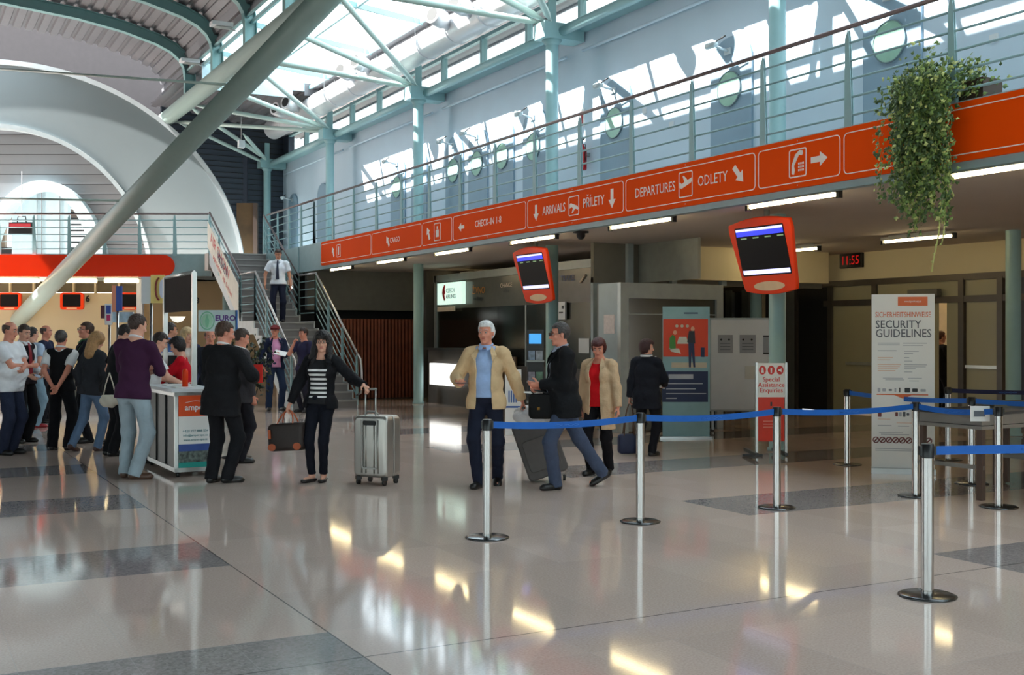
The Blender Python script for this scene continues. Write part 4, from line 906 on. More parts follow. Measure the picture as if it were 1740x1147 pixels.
# ---------------- photo booth / lift with banner
PY = 15.8; r = empty('glass_booth', (11.7, PY, 0), 'grey-framed glass booth behind the woman with the navy bag', 'booth')
x0, x1, hb = 10.62, 12.78, CH+90*19.0/F
mb = MB(); 
mb.bb((x0, PY, 0), (x0+.16, PY+.1, hb-.26), GREYW); mb.bb((x1-.14, PY, 0), (x1, PY+.1, hb-.26), GREYW); mb.bb((x0, PY, hb-.26), (x1, PY+.1, hb), GREYW); mb.build('frame', parent=r)
mb = MB(); mb.bb((x0, PY+.1, 0), (x0+.06, PY+.68, hb), PANB); mb.bb((x1-.06, PY+.1, 0), (x1, PY+.68, hb), GREYW); mb.bb((x0, PY+.68, 0), (x1, PY+.72, hb), mat('booth_back', (96, 98, 94), .5)); mb.bb((x0+.07, PY+.11, hb-.05), (x1-.07, PY+.67, hb-.01), GREYW); mb.build('shell', parent=r)
mb = MB(); mb.bb((x0+.16, PY+.05, .02), (x1-.14, PY+.06, hb-.26), GLASSD); mb.bb((x0+.16, PY+.04, 1.98), (x1-.14, PY+.08, 2.0), GREYW); mb.build('glass_door', parent=r)
Zp = 18.0; r = empty('travel_banner', fpt((1166-870)/F*Zp, Zp), 'pale blue roll-up banner with orange travellers picture and navy panel', 'banner')
def fr2(x0, y0, x1, y1, m, nm, off=.006, th=.004, Z=Zp): o = fbox(x0, y0, x1, y1, Z-off, th, m).build(nm, parent=r); return o
LBL = mat('banner_pale_blue', (130, 168, 178), .5)
fbox(1126, 521, 1206, 744, Zp, .02, LBL).build('sheet', parent=r); fr2(1127, 542, 1203, 606, mat('banner_orange', (206, 62, 24), .5, var=.03), 'orange_picture'); fr2(1125, 631, 1203, 683, mat('banner_navy', (14, 34, 76), .5), 'navy_panel'); fr2(1141, 616, 1201, 625, mat('banner_cream', (190, 180, 160), .5), 'cream_strip'); fr2(1136, 636, 1178, 644, mat('banner_grey', (170, 176, 190), .5), 'grey_bar', .008)
mb = MB()
for k, (y, w) in enumerate(((651, 62), (660, 50), (668, 68), (676, 18))): fbox(1132, y, 1132+w, y+1.6, Zp-.01, .003, mat('banner_grey', ()), mb)
fbox(1162, 531, 1186, 533, Zp-.01, .003, mat('banner_navy', ()), mb); mb.build('text_lines', parent=r)
mb = MB()   # printed little traveller figures
c = lambda px, py: az(px, py, Zp-.012)
for px in (1150, 1159, 1168): mb.prism(ellp(.05, .05), c(px, 554), RT, UZ, -FW, .002, mat('banner_cream', ()))
mb.prism([(-.05, -.15), (.05, -.13), (.04, .05), (0, .09), (-.05, .03)], c(1143, 578), RT, UZ, -FW, .002, mat('fig_green', (60, 130, 50), .5)); mb.prism(ellp(.06, .07), c(1147, 565), RT, UZ, -FW, .002, mat('fig_skin', (220, 160, 130), .5)); mb.prism([(-.06, -.02), (.1, -.03), (.13, -.11), (-.02, -.08)], c(1143, 589), RT, UZ, -FW, .002, mat('fig_pale', (200, 200, 190), .5))
mb.prism([(-.04, -.3), (-.01, -.3), (.0, -.05), (.03, -.3), (.06, -.3), (.04, .1), (-.05, .1)], c(1175, 592), RT, UZ, -FW, .002, mat('banner_navy', ())); mb.prism([(-.07, -.08), (.06, -.1), (.05, .1), (-.04, .1)], c(1175, 573), RT, UZ, -FW, .003, mat('fig_dark', (30, 30, 40), .5)); mb.prism(ellp(.06, .08), c(1177, 559), RT, UZ, -FW, .003, mat('fig_skin', ())); 
mb.prism([(-.03, -.08), (.03, -.08), (.03, .07), (-.03, .07)], c(1194, 598), RT, UZ, -FW, .002, mat('banner_navy', ())); mb.prism([(-.09, -.03), (.09, -.03), (.06, .08), (-.06, .08)], c(1160, 581), RT, UZ, -FW, .002, mat('fig_pale', ()))
mb.build('printed_figures', parent=r)
mb = MB(); fbox(1122, 742, 1210, 748, Zp-.05, .14, STEEL, mb); mb.build('base', parent=r)
# ---------------- white notice board
Zn = 19.2; r = empty('notice_board', fpt((1262-870)/F*Zn, Zn), 'large white free-standing notice board with grey sheets', 'notice board')
fbox(1207, 542, 1318, 697, Zn, .04, WHITEP).build('panel', parent=r)
mb = MB()
for (a0, b0, a1, b1) in ((1206, 540, 1319, 543), (1206, 696, 1319, 699), (1205, 540, 1208, 699), (1317, 540, 1320, 699)): fbox(a0, b0, a1, b1, Zn-.01, .06, GREYW, mb)
mb.build('frame', parent=r)
for px in (1211, 1314): 
    mb = MB(); fbox(px-2, 690, px+2, 733, Zn+.02, .03, STEEL, mb); fbox(px-3, 731, px+3, 734.1, Zn-.25, .6, BLACK, mb); mb.build('foot', parent=r)
SH = mat('notice_grey', (150, 152, 158), .5, var=.05)
for i, (a0, b0, a1, b1) in enumerate(((1220, 569, 1245, 600), (1257, 569, 1284, 600), (1297, 570, 1316, 602))):
    s = fbox(a0, b0, a1, b1, Zn-.012, .006, SH).build('notice_sheet'); tag(s, 'grey notice sheet on the white board, %s' % ['left with two dark dots', 'middle one', 'right, dark bar at top and bottom'][i], 'notice', 'sheets on the white notice board')
    mb = MB()
    if i < 2:
        for q in (.22, .75): mb.prism(ellp(.035, .035), az(a0+(a1-a0)*q, b0+8, Zn-.013), RT, UZ, -FW, .002, DARK)
        for k in range(3): fbox(a0+4, b0+14+k*5, a1-4, b0+15.5+k*5, Zn-.014, .002, mat('notice_text', (100, 104, 112), .5), mb)
    else: fbox(a0, b0, a1, b0+2.5, Zn-.014, .002, DARK, mb); fbox(a0, b1-3, a1, b1, Zn-.014, .002, DARK, mb)
    mb.build('print', parent=s)
s = fbox(1266, 622, 1284, 644, Zn-.012, .006, mat('notice_cream', (200, 198, 190), .5, var=.05)).build('notice_sheet'); tag(s, 'small faint cream sheet low on the white board', 'notice')
# ---------------- special assistance sign
Zs = 15.35; r = empty('assistance_sign', fpt((1312-870)/F*Zs, Zs), 'white and red Special Assistance Enquiries sign on two legs', 'sign')
fbox(1288, 617, 1334, 675, Zs, .03, WHITE).build('white_panel', parent=r); fbox(1288, 675, 1333, 750, Zs, .03, mat('sign_red_orange', (226, 54, 26), .4)).build('red_panel', parent=r)
mb = MB()
for px in (1286, 1336): fbox(px-2, 616, px+2, 773, Zs-.01, .05, ALU, mb)
mb.build('leg_frame', parent=r)
mb = MB()
for px in (1286, 1336): fbox(px-3, 770, px+3, 775.3, Zs-.35, .75, BLACK, mb)
fbox(1262, 772, 1296, 775.2, Zs-.02, .05, BLACK, mb); mb.build('foot', parent=r)
RS = mat('sign_red', (214, 44, 34), .4)
for j, px in enumerate((1295.5, 1310.5, 1325.5)):
    mb = MB(); c = az(px, 629, Zs); mb.prism(ellp(.095, .12), c, RT, UZ, -FW, .003, RS); mb.prism([[(-.015, -.035), (.02, -.035), (.01, .035), (-.01, .035)], [(-.008, -.04), (.008, -.04), (.012, .03), (-.012, .03)], [(-.025, -.012), (0, -.012), (.02, -.03), (.02, .03), (0, .012), (-.025, .012)]][j], c, RT, UZ, -FW, .005, WHITE); mb.build('pictogram', parent=r)
for k, s in enumerate(('Special', 'Assistance', 'Enquiries')): text(s, .085, az(1310.5, 645+k*9.2, Zs), RT, UZ, -FW, RS, r, bold=.001)
mb = MB()
for k in range(3): fbox(1297, 715+k*5, 1325, 716.5+k*5, Zs-.006, .003, mat('sign_pink', (240, 150, 130), .5), mb)
fbox(1309, 683, 1312, 690, Zs-.006, .003, BLACK, mb); mb.build('print', parent=r)
# ---------------- security banner
c0 = fl(1481, 803); c1 = fl(1588, 806); u = (c1-c0).normalized(); W_ = (c1-c0).length; n = u.cross(UZ); HBn = CH+ (570-500)*13.45/F
r = empty('security_banner', (c0+c1)/2, 'tall white SECURITY GUIDELINES roll-up banner', 'banner')
def sb(a0, h0, a1, h1, m, nm, off=.004, th=.002, mb=None):
    own = mb is None; mb = mb or MB(); q = [c0+u*a0*W_+n*off, c0+u*a1*W_+n*off, c0+u*a1*W_+n*(off+th), c0+u*a0*W_+n*(off+th)]
    mb.hexa([p+UZ*h0*HBn for p in q]+[p+UZ*h1*HBn for p in q], m); return mb.build(nm, parent=r) if own else mb
def sp(a, h): return c0+u*a*W_+UZ*h*HBn+n*.004
sb(0, .03, 1, 1, WHITE, 'sheet', -.01, .012); mb = MB(); sb(-.01, 0, 1.01, .03, STEEL, '', -.09, .18, mb); mb.build('base', parent=r)
sb(.42, .935, .89, .985, mat('banner_tag_orange', (224, 110, 60), .5), 'orange_tag'); text('www.airport-k-vary.cz', .035, sp(.655, .96), u, UZ, n, WHITE, r, sx=.6)
text('SICHERHEITSHINWEISE', .092, sp(.5, .885), u, UZ, n, mat('banner_tag_orange', ()), r, sx=.66); GT = mat('text_grey', (96, 98, 106), .5)
text('SECURITY', .135, sp(.06, .83), u, UZ, n, GT, r, align='LEFT', bold=.001, sx=.86); text('GUIDELINES', .135, sp(.06, .78), u, UZ, n, GT, r, align='LEFT', bold=.001, sx=.86)
mb = MB(); LT = mat('text_pale_grey', (176, 178, 186), .5); LO = mat('text_pale_orange', (232, 196, 176), .5)
rows = [(.725, .1, .45, 0), (.716, .1, .45, 0), (.725, .5, .88, 0), (.713, .5, .82, 0), (.683, .1, .4, 0), (.68, .52, .75, 0), (.668, .52, .66, 0), (.645, .1, .34, 1), (.632, .1, .3, 1), (.645, .52, .6, 0), (.625, .52, .65, 0), (.605, .1, .47, 1), (.594, .1, .45, 1), (.583, .1, .42, 1), (.572, .1, .38, 1), (.605, .52, .88, 0), (.594, .52, .86, 0), (.583, .52, .7, 0), (.565, .52, .65, 0), (.53, .18, .5, 0), (.52, .22, .52, 0), (.53, .58, .8, 0), (.515, .6, .75, 0), (.30, .1, .3, 1), (.28, .4, .7, 1), (.265, .1, .32, 0), (.262, .42, .6, 0), (.225, .12, .5, 0), (.215, .15, .6, 0), (.135, .06, .9, 0), (.125, .06, .9, 0)]
for (h, a0, a1, k) in rows: sb(a0, h, a1, h+.0035, LO if k else LT, '', .004, .002, mb)
mb.build('text_lines', parent=r)['kind'] = 'stuff'
mb = MB(); sb(.08, .437, .9, .443, mat('banner_tag_orange', ()), '', .004, .002, mb); mb.prism([(0, 0), (.2, 0), (.1, -.045)], sp(.36, .438), u, UZ, n, .003, mat('banner_tag_orange', ())); mb.build('orange_rule', parent=r)
for a, w, h, m in ((.12, .03, .05, LT), (.2, .04, .035, LT), (.3, .04, .02, GT), (.38, .02, .05, LT), (.45, .012, .06, DARK), (.57, .06, .055, BLACK), (.69, .06, .04, BLACK), (.82, .06, .03, LT)): mb = MB(); mb.prism(rrect(w, h, .008), sp(a, .465), u, UZ, n, .003, m); mb.build('item_picture', parent=r)
for a, w, h, m in ((.13, .04, .07, mat('icon_maroon', (120, 60, 60), .5)), (.40, .03, .05, mat('icon_maroon', ())), (.46, .03, .05, LT), (.52, .03, .06, GT), (.58, .03, .03, GT)): mb = MB(); mb.prism(rrect(w, h, .008), sp(a, .33), u, UZ, n, .003, m); mb.build('item_picture', parent=r)
mb = MB()
for k in range(9): ringframe(mb, ellp(.075, .075, 20), ellp(.052, .052, 20), sp(.07+.105*k, .185), u, UZ, n, .003, mat('icon_maroon', ())); mb.prism([(-.03, -.02), (-.02, -.03), (.03, .02), (.02, .03)], sp(.07+.105*k, .185), u, UZ, n, .003, mat('icon_maroon', ()))
mb.build('prohibition_signs', parent=r)
# ---------------- belt barriers
POLE = CHROME; BASEM = mat('barrier_base', (96, 98, 100), .2, metal=.9)
HP = .955
def barrier(p, label, h=HP):
    r = empty('barrier_post', (p.x, p.y, 0), label, 'barrier post', 'chrome belt barrier posts')
    mb = MB(); mb.lathe(p, [(0, 0), (.175, 0), (.178, .008), (.16, .016), (.05, .024), (.0, .024)], BASEM, 40); mb.build('base', parent=r)
    mb = MB(); mb.lathe(p, [(.038, .02), (.038, h-.09)], POLE, 28); mb.build('pole', parent=r)
    mb = MB(); mb.lathe(p, [(.04, h-.09), (.04, h-.004), (.034, h), (0, h)], BLACK, 28); mb.box(p+UZ*(h-.045), (.1, .03, .06), BLACK, Matrix.Rotation(-YAW, 3, 'Z')); mb.build('cap', parent=r)
    return r
BP = {}
for k, (px, py, lab) in dict(a=(828, 914, 'chrome barrier post in front of the old man, left end of the belt'), b=(1088, 887, 'chrome barrier post in front of the navy bag'), c=(1320, 863, 'chrome barrier post in front of the red assistance sign'), d=(1440, 790, 'chrome barrier post just left of the security banner'), e=(1556, 843, 'chrome barrier post overlapping the right edge of the security banner'), f=(1576, 1013, 'nearest chrome barrier post, standing free in the foreground'), g=(1697, 862, 'chrome barrier post beside the small white paper by the search table'), h=(1651, 822, 'chrome barrier post behind the search table end'), i=(1611, 782, 'thin far barrier post against the sliding doors')).items():
    p = fl(px, py); BP[k] = p; barrier(p, lab)
def belt(P, Q, label, h=HP-.045, m=BLUE, sag=.03, name='barrier_belt'):
    mb = MB(); n = 16; vs = []; d = (Q-P); d.z = 0; L = d.length; dn = d.normalized(); nn = Vector((-dn.y, dn.x, 0))
    for i in range(n+1):
        t = i/n; c = P+d*(.035/L+(1-.07/L)*t); z = h-sag*4*t*(1-t)
        for (w, e) in ((-.003, -.027), (.003, -.027), (.003, .027), (-.003, .027)): q = c+nn*w; vs.append((q.x, q.y, z+e))
    fs = [(i*4+k, i*4+(k+1) % 4, (i+1)*4+(k+1) % 4, (i+1)*4+k) for i in range(n) for k in range(4)]+[(0, 1, 2, 3), tuple(n*4+k for k in (3, 2, 1, 0))]
    mb.add(vs, fs, m); 
    PM = mat('belt_print', (70, 130, 214), .6)
    for t in ((.3, .72) if L > 2 else (.5,)):
        c = P+d*t; z = h-sag*4*t*(1-t)
        for s_ in range(2): mb.tube([c+dn*(q*.04)+UZ*(z+.009*math.sin(q*2+s_*PI))-nn*.005*(1 if nn.dot(FW) > 0 else -1) for q in range(-3, 4)], .0016, PM, 4)
    o = mb.build(name, fix=False); return tag(o, label, 'belt', 'blue barrier belts')
belt(BP['a'], BP['b'], 'blue belt between the two leftmost barrier posts'); belt(BP['b'], BP['c'], 'blue belt running to the post before the assistance sign')
belt(BP['c'], BP['e'], 'blue belt crossing in front of the security banner'); belt(BP['e'], BP['g'], 'short blue belt right of the security banner to the small paper')
belt(BP['d'], BP['h'], 'blue belt passing behind the security banner'); belt(BP['h'], BP['h']+RT*1.6-FW*.5, 'blue belt leaving the search table to the right edge')
belt(BP['f'], BP['f']+RT*1.5+FW*.25, 'nearest blue belt running off the right edge', sag=.0); belt(BP['i'], BP['i']+RT*2.6, 'dark navy belt in front of the far sliding doors', m=mat('navy_webbing', (24, 30, 76), .6))
mb = MB(); c = az(1666, 704, 10.7); fbox(1649, 690, 1682, 716, 10.92, .004, WHITE, mb); fbox(1655, 698, 1674, 708, 10.916, .002, mat('notice_text', ()), mb); tag(mb.build('paper_sign'), 'small white paper hung on the belt by the search table', 'sign')
# ---------------- search table with tray frame
Zt = 11.0; A = fl(1668, 851); Bq = A+(fpt((1568-870)/F*11.6, 11.6)-fpt((1672-870)/F*11.0, 11.0)); dq = (Bq-A).normalized(); nq = Vector((-dq.y, dq.x, 0)); nq = nq if nq.dot(FW) > 0 else -nq
Lq = .75; r = empty('search_table', A+dq*Lq/2+nq*.5, 'grey metal baggage search table behind the barrier belts', 'table')
SG = mat('table_grey', (146, 142, 136), .4, metal=.3); BRM = mat('table_brown_leg', (92, 72, 62), .5)
def tb(a0, a1, b0, b1, h0, h1, m, mb):
    q = [A+dq*a0+nq*b0, A+dq*a1+nq*b0, A+dq*a1+nq*b1, A+dq*a0+nq*b1]; mb.hexa([p+UZ*h0 for p in q]+[p+UZ*h1 for p in q], m)
DQ = 1.3
mb = MB(); tb(0, Lq, 0, DQ, .74, .84, SG, mb); tb(-.02, Lq+.02, -.02, DQ, .70, .735, SG, mb); mb.build('top', parent=r)
mb = MB(); tb(-.02, Lq+.02, -.03, 0, .84, .865, BLACK, mb); tb(-.02, 0, -.03, DQ, .84, .865, BLACK, mb); tb(Lq, Lq+.02, -.03, DQ, .84, .865, BLACK, mb); mb.build('edge_rail', parent=r)
for (a, b) in ((0, 0), (Lq-.06, 0), (0, DQ-.06), (Lq-.06, DQ-.06)): mb = MB(); tb(a, a+.06, b, b+.06, 0, .70, BRM, mb); mb.build('leg', parent=r)
for b_ in (.02, DQ-.05): mb = MB(); tb(0, Lq, b_, b_+.03, .30, .34, SG, mb); mb.build('stretcher', parent=r)
# long counter right, far
mb = MB(); p = fpt((1720-870)/F*12.6, 12.6); fbox(1690, 688, 1900, 712, 12.4, .9, GW, mb); fbox(1700, 712, 1900, 719, 12.45, .8, BRM, mb); fbox(1712, 719, 1716, 819.6, 12.5, .1, BRM, mb); fbox(1860, 719, 1866, 819.6, 12.5, .1, BRM, mb); fbox(1716, 768, 1860, 774, 12.5, .05, SG, mb)
tag(mb.build('conveyor_table'), 'grey roller table at the right edge behind the small paper', 'table')
# ---------------- hanging ivy
IV = [mat('ivy_dark', (70, 96, 48), .5, var=.25, scale=5), mat('ivy_mid', (124, 150, 74), .5, var=.2, scale=5), mat('ivy_light', (196, 204, 124), .5, var=.15, scale=5)]
pr = empty('hanging_ivy', (XB-.05, 8.15, HD), 'green ivy spilling over the rail and down the orange board', 'plant')
mb = MB(); mb.bb((XB+.1, 7.55, HD+.02), (XB+.38, 8.6, HD+.24), mat('planter', (86, 70, 60), .6)); mb.build('planter', parent=pr)
rg = random.Random(5)
def leaf(mb, p, s, nrm, m):
    nrm = nrm.normalized(); a = nrm.cross(Vector((rg.random()-.5, rg.random()-.5, rg.random()-.5))).normalized(); b = nrm.cross(a)
    q = [p+a*s*.0, p+a*s*.35+b*s*.42, p+a*s*.62+b*s*.2, p+a*s*1.05, p+a*s*.62-b*s*.2, p+a*s*.35-b*s*.42]
    mid = p+a*s*.45+nrm*s*.12
    mb.add(q+[mid], [(0, 1, 6), (1, 2, 6), (2, 3, 6), (3, 4, 6), (4, 5, 6), (5, 0, 6)], m)
mb = MB(); sb_ = MB()
def ivy_strand(y, x, z0, L, spread):
    p = Vector((x, y, z0)); pts = [p.copy()]; st_ = .035
    for k in range(int(L/st_)):
        p = p+Vector((rg.gauss(0, .008), rg.gauss(0, .012), -st_)); p.x = max(XB-.42, min(p.x, XB-.10)); pts.append(p.copy())
        for q in range(3):
            m = IV[0] if rg.random() < .55 else (IV[1] if rg.random() < .75 else IV[2])
            o = Vector((rg.gauss(0, spread*.6)-.02, rg.gauss(0, spread), rg.gauss(0, .02))); leaf(mb, p+o, rg.uniform(.03, .065), Vector((-1, rg.gauss(0, .5), rg.gauss(.2, .5))), m)
    sb_.tube(pts, .004, IV[1], 4)
for k in range(58):
    y = rg.gauss(8.0, .16); ivy_strand(y, XB-rg.uniform(.12, .36), HD+rg.uniform(.1, .45), rg.uniform(.7, 1.45), .035)
for k in range(10): ivy_strand(rg.uniform(8.15, 8.45), XB-.14, HD+.3, rg.uniform(.25, .55), .04)
for k in range(8): ivy_strand(rg.uniform(8.05, 8.35), XB-.15, HD-.2, rg.uniform(.35, .75), .035)
for k in range(1500):   # the crown around and above the planter
    y = rg.gauss(8.12, .20) if rg.random() < .75 else rg.uniform(7.5, 7.9); z = HD+abs(rg.gauss(.12, .22)) if y > 7.9 else HD+rg.uniform(.05, .42); x = XB+rg.gauss(.05, .14)
    leaf(mb, Vector((min(x, XB+.4), y, min(z, HD+.72-abs(y-8.05)*.5))), rg.uniform(.03, .065), Vector((-1, rg.gauss(0, .6), rg.gauss(.4, .5))), IV[0] if rg.random() < .45 else (IV[1] if rg.random() < .7 else IV[2]))
for y, L in ((7.86, 1.75), (7.80, 1.55)):
    p = [Vector((XB-.2, y+.1*math.sin(k*.5)*.5-.02*k*(k < 8), HD-.3-k*.09)) for k in range(int((L-.3)/.09))]
    sb_.tube(p, .007, IV[2], 5)
    for q in p: leaf(mb, q, .035, Vector((-1, 0, .3)), IV[2])
mb.build('leaves', parent=pr, fix=False); sb_.build('stems', parent=pr)
# ---------------- dark potted plant under the stairs
Zq = 22.0; c = fpt((411-870)/F*Zq, Zq); r = empty('potted_plant', c, 'dark leafy potted plant under the stairs', 'plant')
mb = MB(); mb.lathe(c, [(0, 0), (.2, 0), (.26, .42), (.22, .42), (.2, .38), (0, .38)], BLACK, 24); mb.build('pot', parent=r)
mb = MB(); sb_ = MB()
for k in range(14):
    a = rg.uniform(0, 2*PI); top = c+Vector((.38*math.cos(a)*rg.random(), .38*math.sin(a)*rg.random(), rg.uniform(.8, 1.35))); sb_.tube([c+UZ*.38, (c+UZ*.8+top)/2, top], .01, IV[0], 5)
    for q in range(60): leaf(mb, top+Vector((rg.gauss(0, .15), rg.gauss(0, .15), rg.gauss(-.1, .18))), rg.uniform(.06, .12), Vector((rg.gauss(0, 1), rg.gauss(0, 1), .5)), mat('plant_dark', (34, 44, 30), .5, var=.3))
mb.build('foliage', parent=r, fix=False); sb_.build('stems', parent=r)
# ---------------- bag-shaped sign on the far gallery
Zg = 33.4; c = az(37, 384, Zg); r = empty('bag_sign', c, 'black and red handbag-shaped sign hanging by the far gallery rail', 'sign')
mb = MB(); mb.prism([(-.34, -.25), (.36, -.27), (.36, .1), (-.32, .1)], c, RT, UZ, -FW, .14, BLACK); mb.build('bag_body', parent=r)
mb = MB(); mb.prism([(-.30, -.08), (.32, -.08), (.32, .06), (-.30, .06)], c, RT, UZ, -FW, .15, mat('bag_red', (150, 24, 36), .5)); mb.build('red_panel', parent=r)
mb = MB(); mb.tube([c+RT*-.13+UZ*.1, c+RT*-.11+UZ*.28, c+RT*.11+UZ*.28, c+RT*.13+UZ*.1], .018, BLACK, 8); mb.build('handle', parent=r)
mb = MB(); mb.tube([c+UZ*.28, c+UZ*1.6], .006, STEEL, 4); mb.build('wire', parent=r)
# ================================================================== PEOPLE (one continuous body each, clothes and hair as children)
f32 = np.float32
def A3(*v): return np.array(v, f32)
def nrm(v): v = np.asarray(v, float); return v/(np.linalg.norm(v)+1e-9)
class Sd:
    """list of primitives, smoothly joined"""
    def __init__(s, k=.03): s.p = []; s.k = k; s.cut = []; s.noise = None
    def seg(s, a, b, ra, rb, flat=None, cap=False, k=None): s.p.append(('s', A3(*a), A3(*b), ra, rb, flat, cap, k)); return s
    def ell(s, c, r, R=None, k=None): s.p.append(('e', A3(*c), A3(*r), None if R is None else np.asarray(R, f32), k)); return s
    def bounds(s):
        lo = []; hi = []
        for q in s.p:
            if q[0] == 's': r = max(q[3], q[4]); lo.append(np.minimum(q[1], q[2])-r); hi.append(np.maximum(q[1], q[2])+r)
            else: r = float(q[2].max()); lo.append(q[1]-r); hi.append(q[1]+r)
        return np.min(lo, 0)-.03, np.max(hi, 0)+.03
    def __call__(s, P):
        D_ = None
        for q in s.p:
            if q[0] == 's':
                a, b, ra, rb, flat, cap, k = q[1:]
                ab = b-a; L2 = float(ab@ab)+1e-9; t = (P-a)@ab/L2; tc_ = np.clip(t, 0, 1)
                v = P-(a+tc_[:, None]*ab)
                if flat is not None:
                    n_, f = flat; n_ = np.asarray(n_, f32); d = v@n_; v = v+np.outer(d*(1/f-1), n_)
                dd_ = np.sqrt((v*v).sum(1))-(ra+(rb-ra)*tc_)
                if cap:
                    L = math.sqrt(L2); v2 = P-(a+t[:, None]*ab)
                    dr = np.sqrt((v2*v2).sum(1))-(ra+(rb-ra)*np.clip(t, -.2, 1.05)); dd_ = np.where(t > 1, np.maximum(dr, (t-1)*L), dd_)
            else:
                c, r, R, k = q[1:]
                v = P-c
                if R is not None: v = v@R      # columns of R are local axes
                k0 = np.sqrt(((v/r)**2).sum(1)); k1 = np.sqrt(((v/(r*r))**2).sum(1))+1e-9
                dd_ = k0*(k0-1)/k1
            kk = k or s.k
            if D_ is None: D_ = dd_
            else:
                h = np.clip(.5+.5*(D_-dd_)/kk, 0, 1); D_ = D_*(1-h)+dd_*h-kk*h*(1-h)
        if s.noise: D_ = D_+s.noise(P)
        for c in s.cut: D_ = np.maximum(D_, c(P))
        return D_
def surface(sd, vox, name, m, parent, relax=1):
    lo, hi = sd.bounds(); n = np.ceil((hi-lo)/(vox*4)).astype(int)+1; N = n*4+1
    ax = [lo[i]+np.arange(N[i])*vox for i in range(3)]
    cx = [lo[i]+(np.arange(n[i])+.5)*vox*4 for i in range(3)]
    C = np.stack(np.meshgrid(*cx, indexing='ij'), -1).reshape(-1, 3).astype(f32)
    cv = sd(C).reshape(n); act = np.abs(cv) < vox*4*1.25+.012
    G = np.ones(tuple(N), f32)
    big = np.repeat(np.repeat(np.repeat(cv, 4, 0), 4, 1), 4, 2); G[:-1, :-1, :-1] = big; G[-1] = 1; G[:, -1] = 1; G[:, :, -1] = 1
    mask = np.zeros(tuple(N), bool); am = np.repeat(np.repeat(np.repeat(act, 4, 0), 4, 1), 4, 2)
    mask[:-1, :-1, :-1] |= am; mask[1:, 1:, 1:] |= am; mask[1:, :-1, :-1] |= am; mask[:-1, 1:, :-1] |= am; mask[:-1, :-1, 1:] |= am; mask[1:, 1:, :-1] |= am; mask[1:, :-1, 1:] |= am; mask[:-1, 1:, 1:] |= am
    ii = np.argwhere(mask); P = np.stack([ax[k][ii[:, k]] for k in range(3)], -1).astype(f32)
    G[mask] = sd(P)
    for a in range(3):
        sl_ = [slice(None)]*3
        for e in (0, -1): sl_[a] = e; G[tuple(sl_)] = np.abs(G[tuple(sl_)])+1e-4
    ins = G < 0
    # cells with sign change
    c8 = [ins[i:N[0]-1+i, j:N[1]-1+j, k:N[2]-1+k] for i in (0, 1) for j in (0, 1) for k in (0, 1)]
    s8 = sum(c.astype(np.int8) for c in c8); cell = (s8 > 0) & (s8 < 8)
    idx = np.argwhere(cell); 
    if len(idx) == 0: return None
    cid = -np.ones(cell.shape, np.int32); cid[cell] = np.arange(len(idx))
    acc = np.zeros((len(idx), 3)); cnt = np.zeros(len(idx))
    cor = [(i, j, k) for i in (0, 1) for j in (0, 1) for k in (0, 1)]
    val = {c: G[idx[:, 0]+c[0], idx[:, 1]+c[1], idx[:, 2]+c[2]] for c in cor}
    for c in cor:
        for a in range(3):
            if c[a] == 0:
                c2 = list(c); c2[a] = 1; c2 = tuple(c2); v0, v1 = val[c], val[c2]; x = (v0 < 0) != (v1 < 0)
                t = np.where(x, v0/np.where(np.abs(v0-v1) < 1e-9, 1, v0-v1), 0)
                p = np.tile(np.array(c, float), (len(idx), 1)); p[:, a] = t
                acc[x] += p[x]; cnt[x] += 1
    V = lo+(idx+acc/cnt[:, None])*vox
    F_ = []
    for a in range(3):
        b, c = (a+1) % 3, (a+2) % 3
        s0 = [slice(0, -1) if q == a else slice(1, -1) for q in range(3)]; s1 = [slice(1, None) if q == a else slice(1, -1) for q in range(3)]
        A_, B_ = ins[tuple(s0)], ins[tuple(s1)]
        for flip, mm in ((False, A_ & ~B_), (True, ~A_ & B_)):
            e = np.argwhere(mm)
            if len(e) == 0: continue
            e = e.copy(); e[:, b] += 1; e[:, c] += 1
            q = []
            for (db, dc) in ((0, 0), (-1, 0), (-1, -1), (0, -1)):
                f = e.copy(); f[:, b] += db; f[:, c] += dc; q.append(cid[f[:, 0], f[:, 1], f[:, 2]])
            q = np.stack(q, 1); F_.append(q if not flip else q[:, ::-1])
    F_ = np.concatenate(F_); F_ = F_[(F_ >= 0).all(1)]
    if relax:   # light Laplacian smoothing
        E = np.concatenate([F_[:, [0, 1]], F_[:, [1, 2]], F_[:, [2, 3]], F_[:, [3, 0]]])
        for _ in range(relax):
            S_ = np.zeros_like(V); n_ = np.zeros(len(V))
            for k in range(3): S_[:, k] = np.bincount(E[:, 0], V[E[:, 1], k], len(V))+np.bincount(E[:, 1], V[E[:, 0], k], len(V))
            n_ = np.bincount(E[:, 0], minlength=len(V))+np.bincount(E[:, 1], minlength=len(V)); V = V*.5+.5*S_/np.maximum(n_, 1)[:, None]
    me = D.meshes.new(name); me.vertices.add(len(V)); me.vertices.foreach_set('co', V.astype(f32).ravel())
    me.loops.add(len(F_)*4); me.loops.foreach_set('vertex_index', F_.astype(np.int32).ravel())
    me.polygons.add(len(F_)); me.polygons.foreach_set('loop_start', np.arange(0, len(F_)*4, 4, dtype=np.int32)); me.polygons.foreach_set('loop_total', np.full(len(F_), 4, np.int32))
    me.polygons.foreach_set('use_smooth', np.ones(len(F_), bool)); me.materials.append(m); me.update(calc_edges=True); me.validate()
    o = D.objects.new(name, me); COL.objects.link(o); o.parent = parent; return o
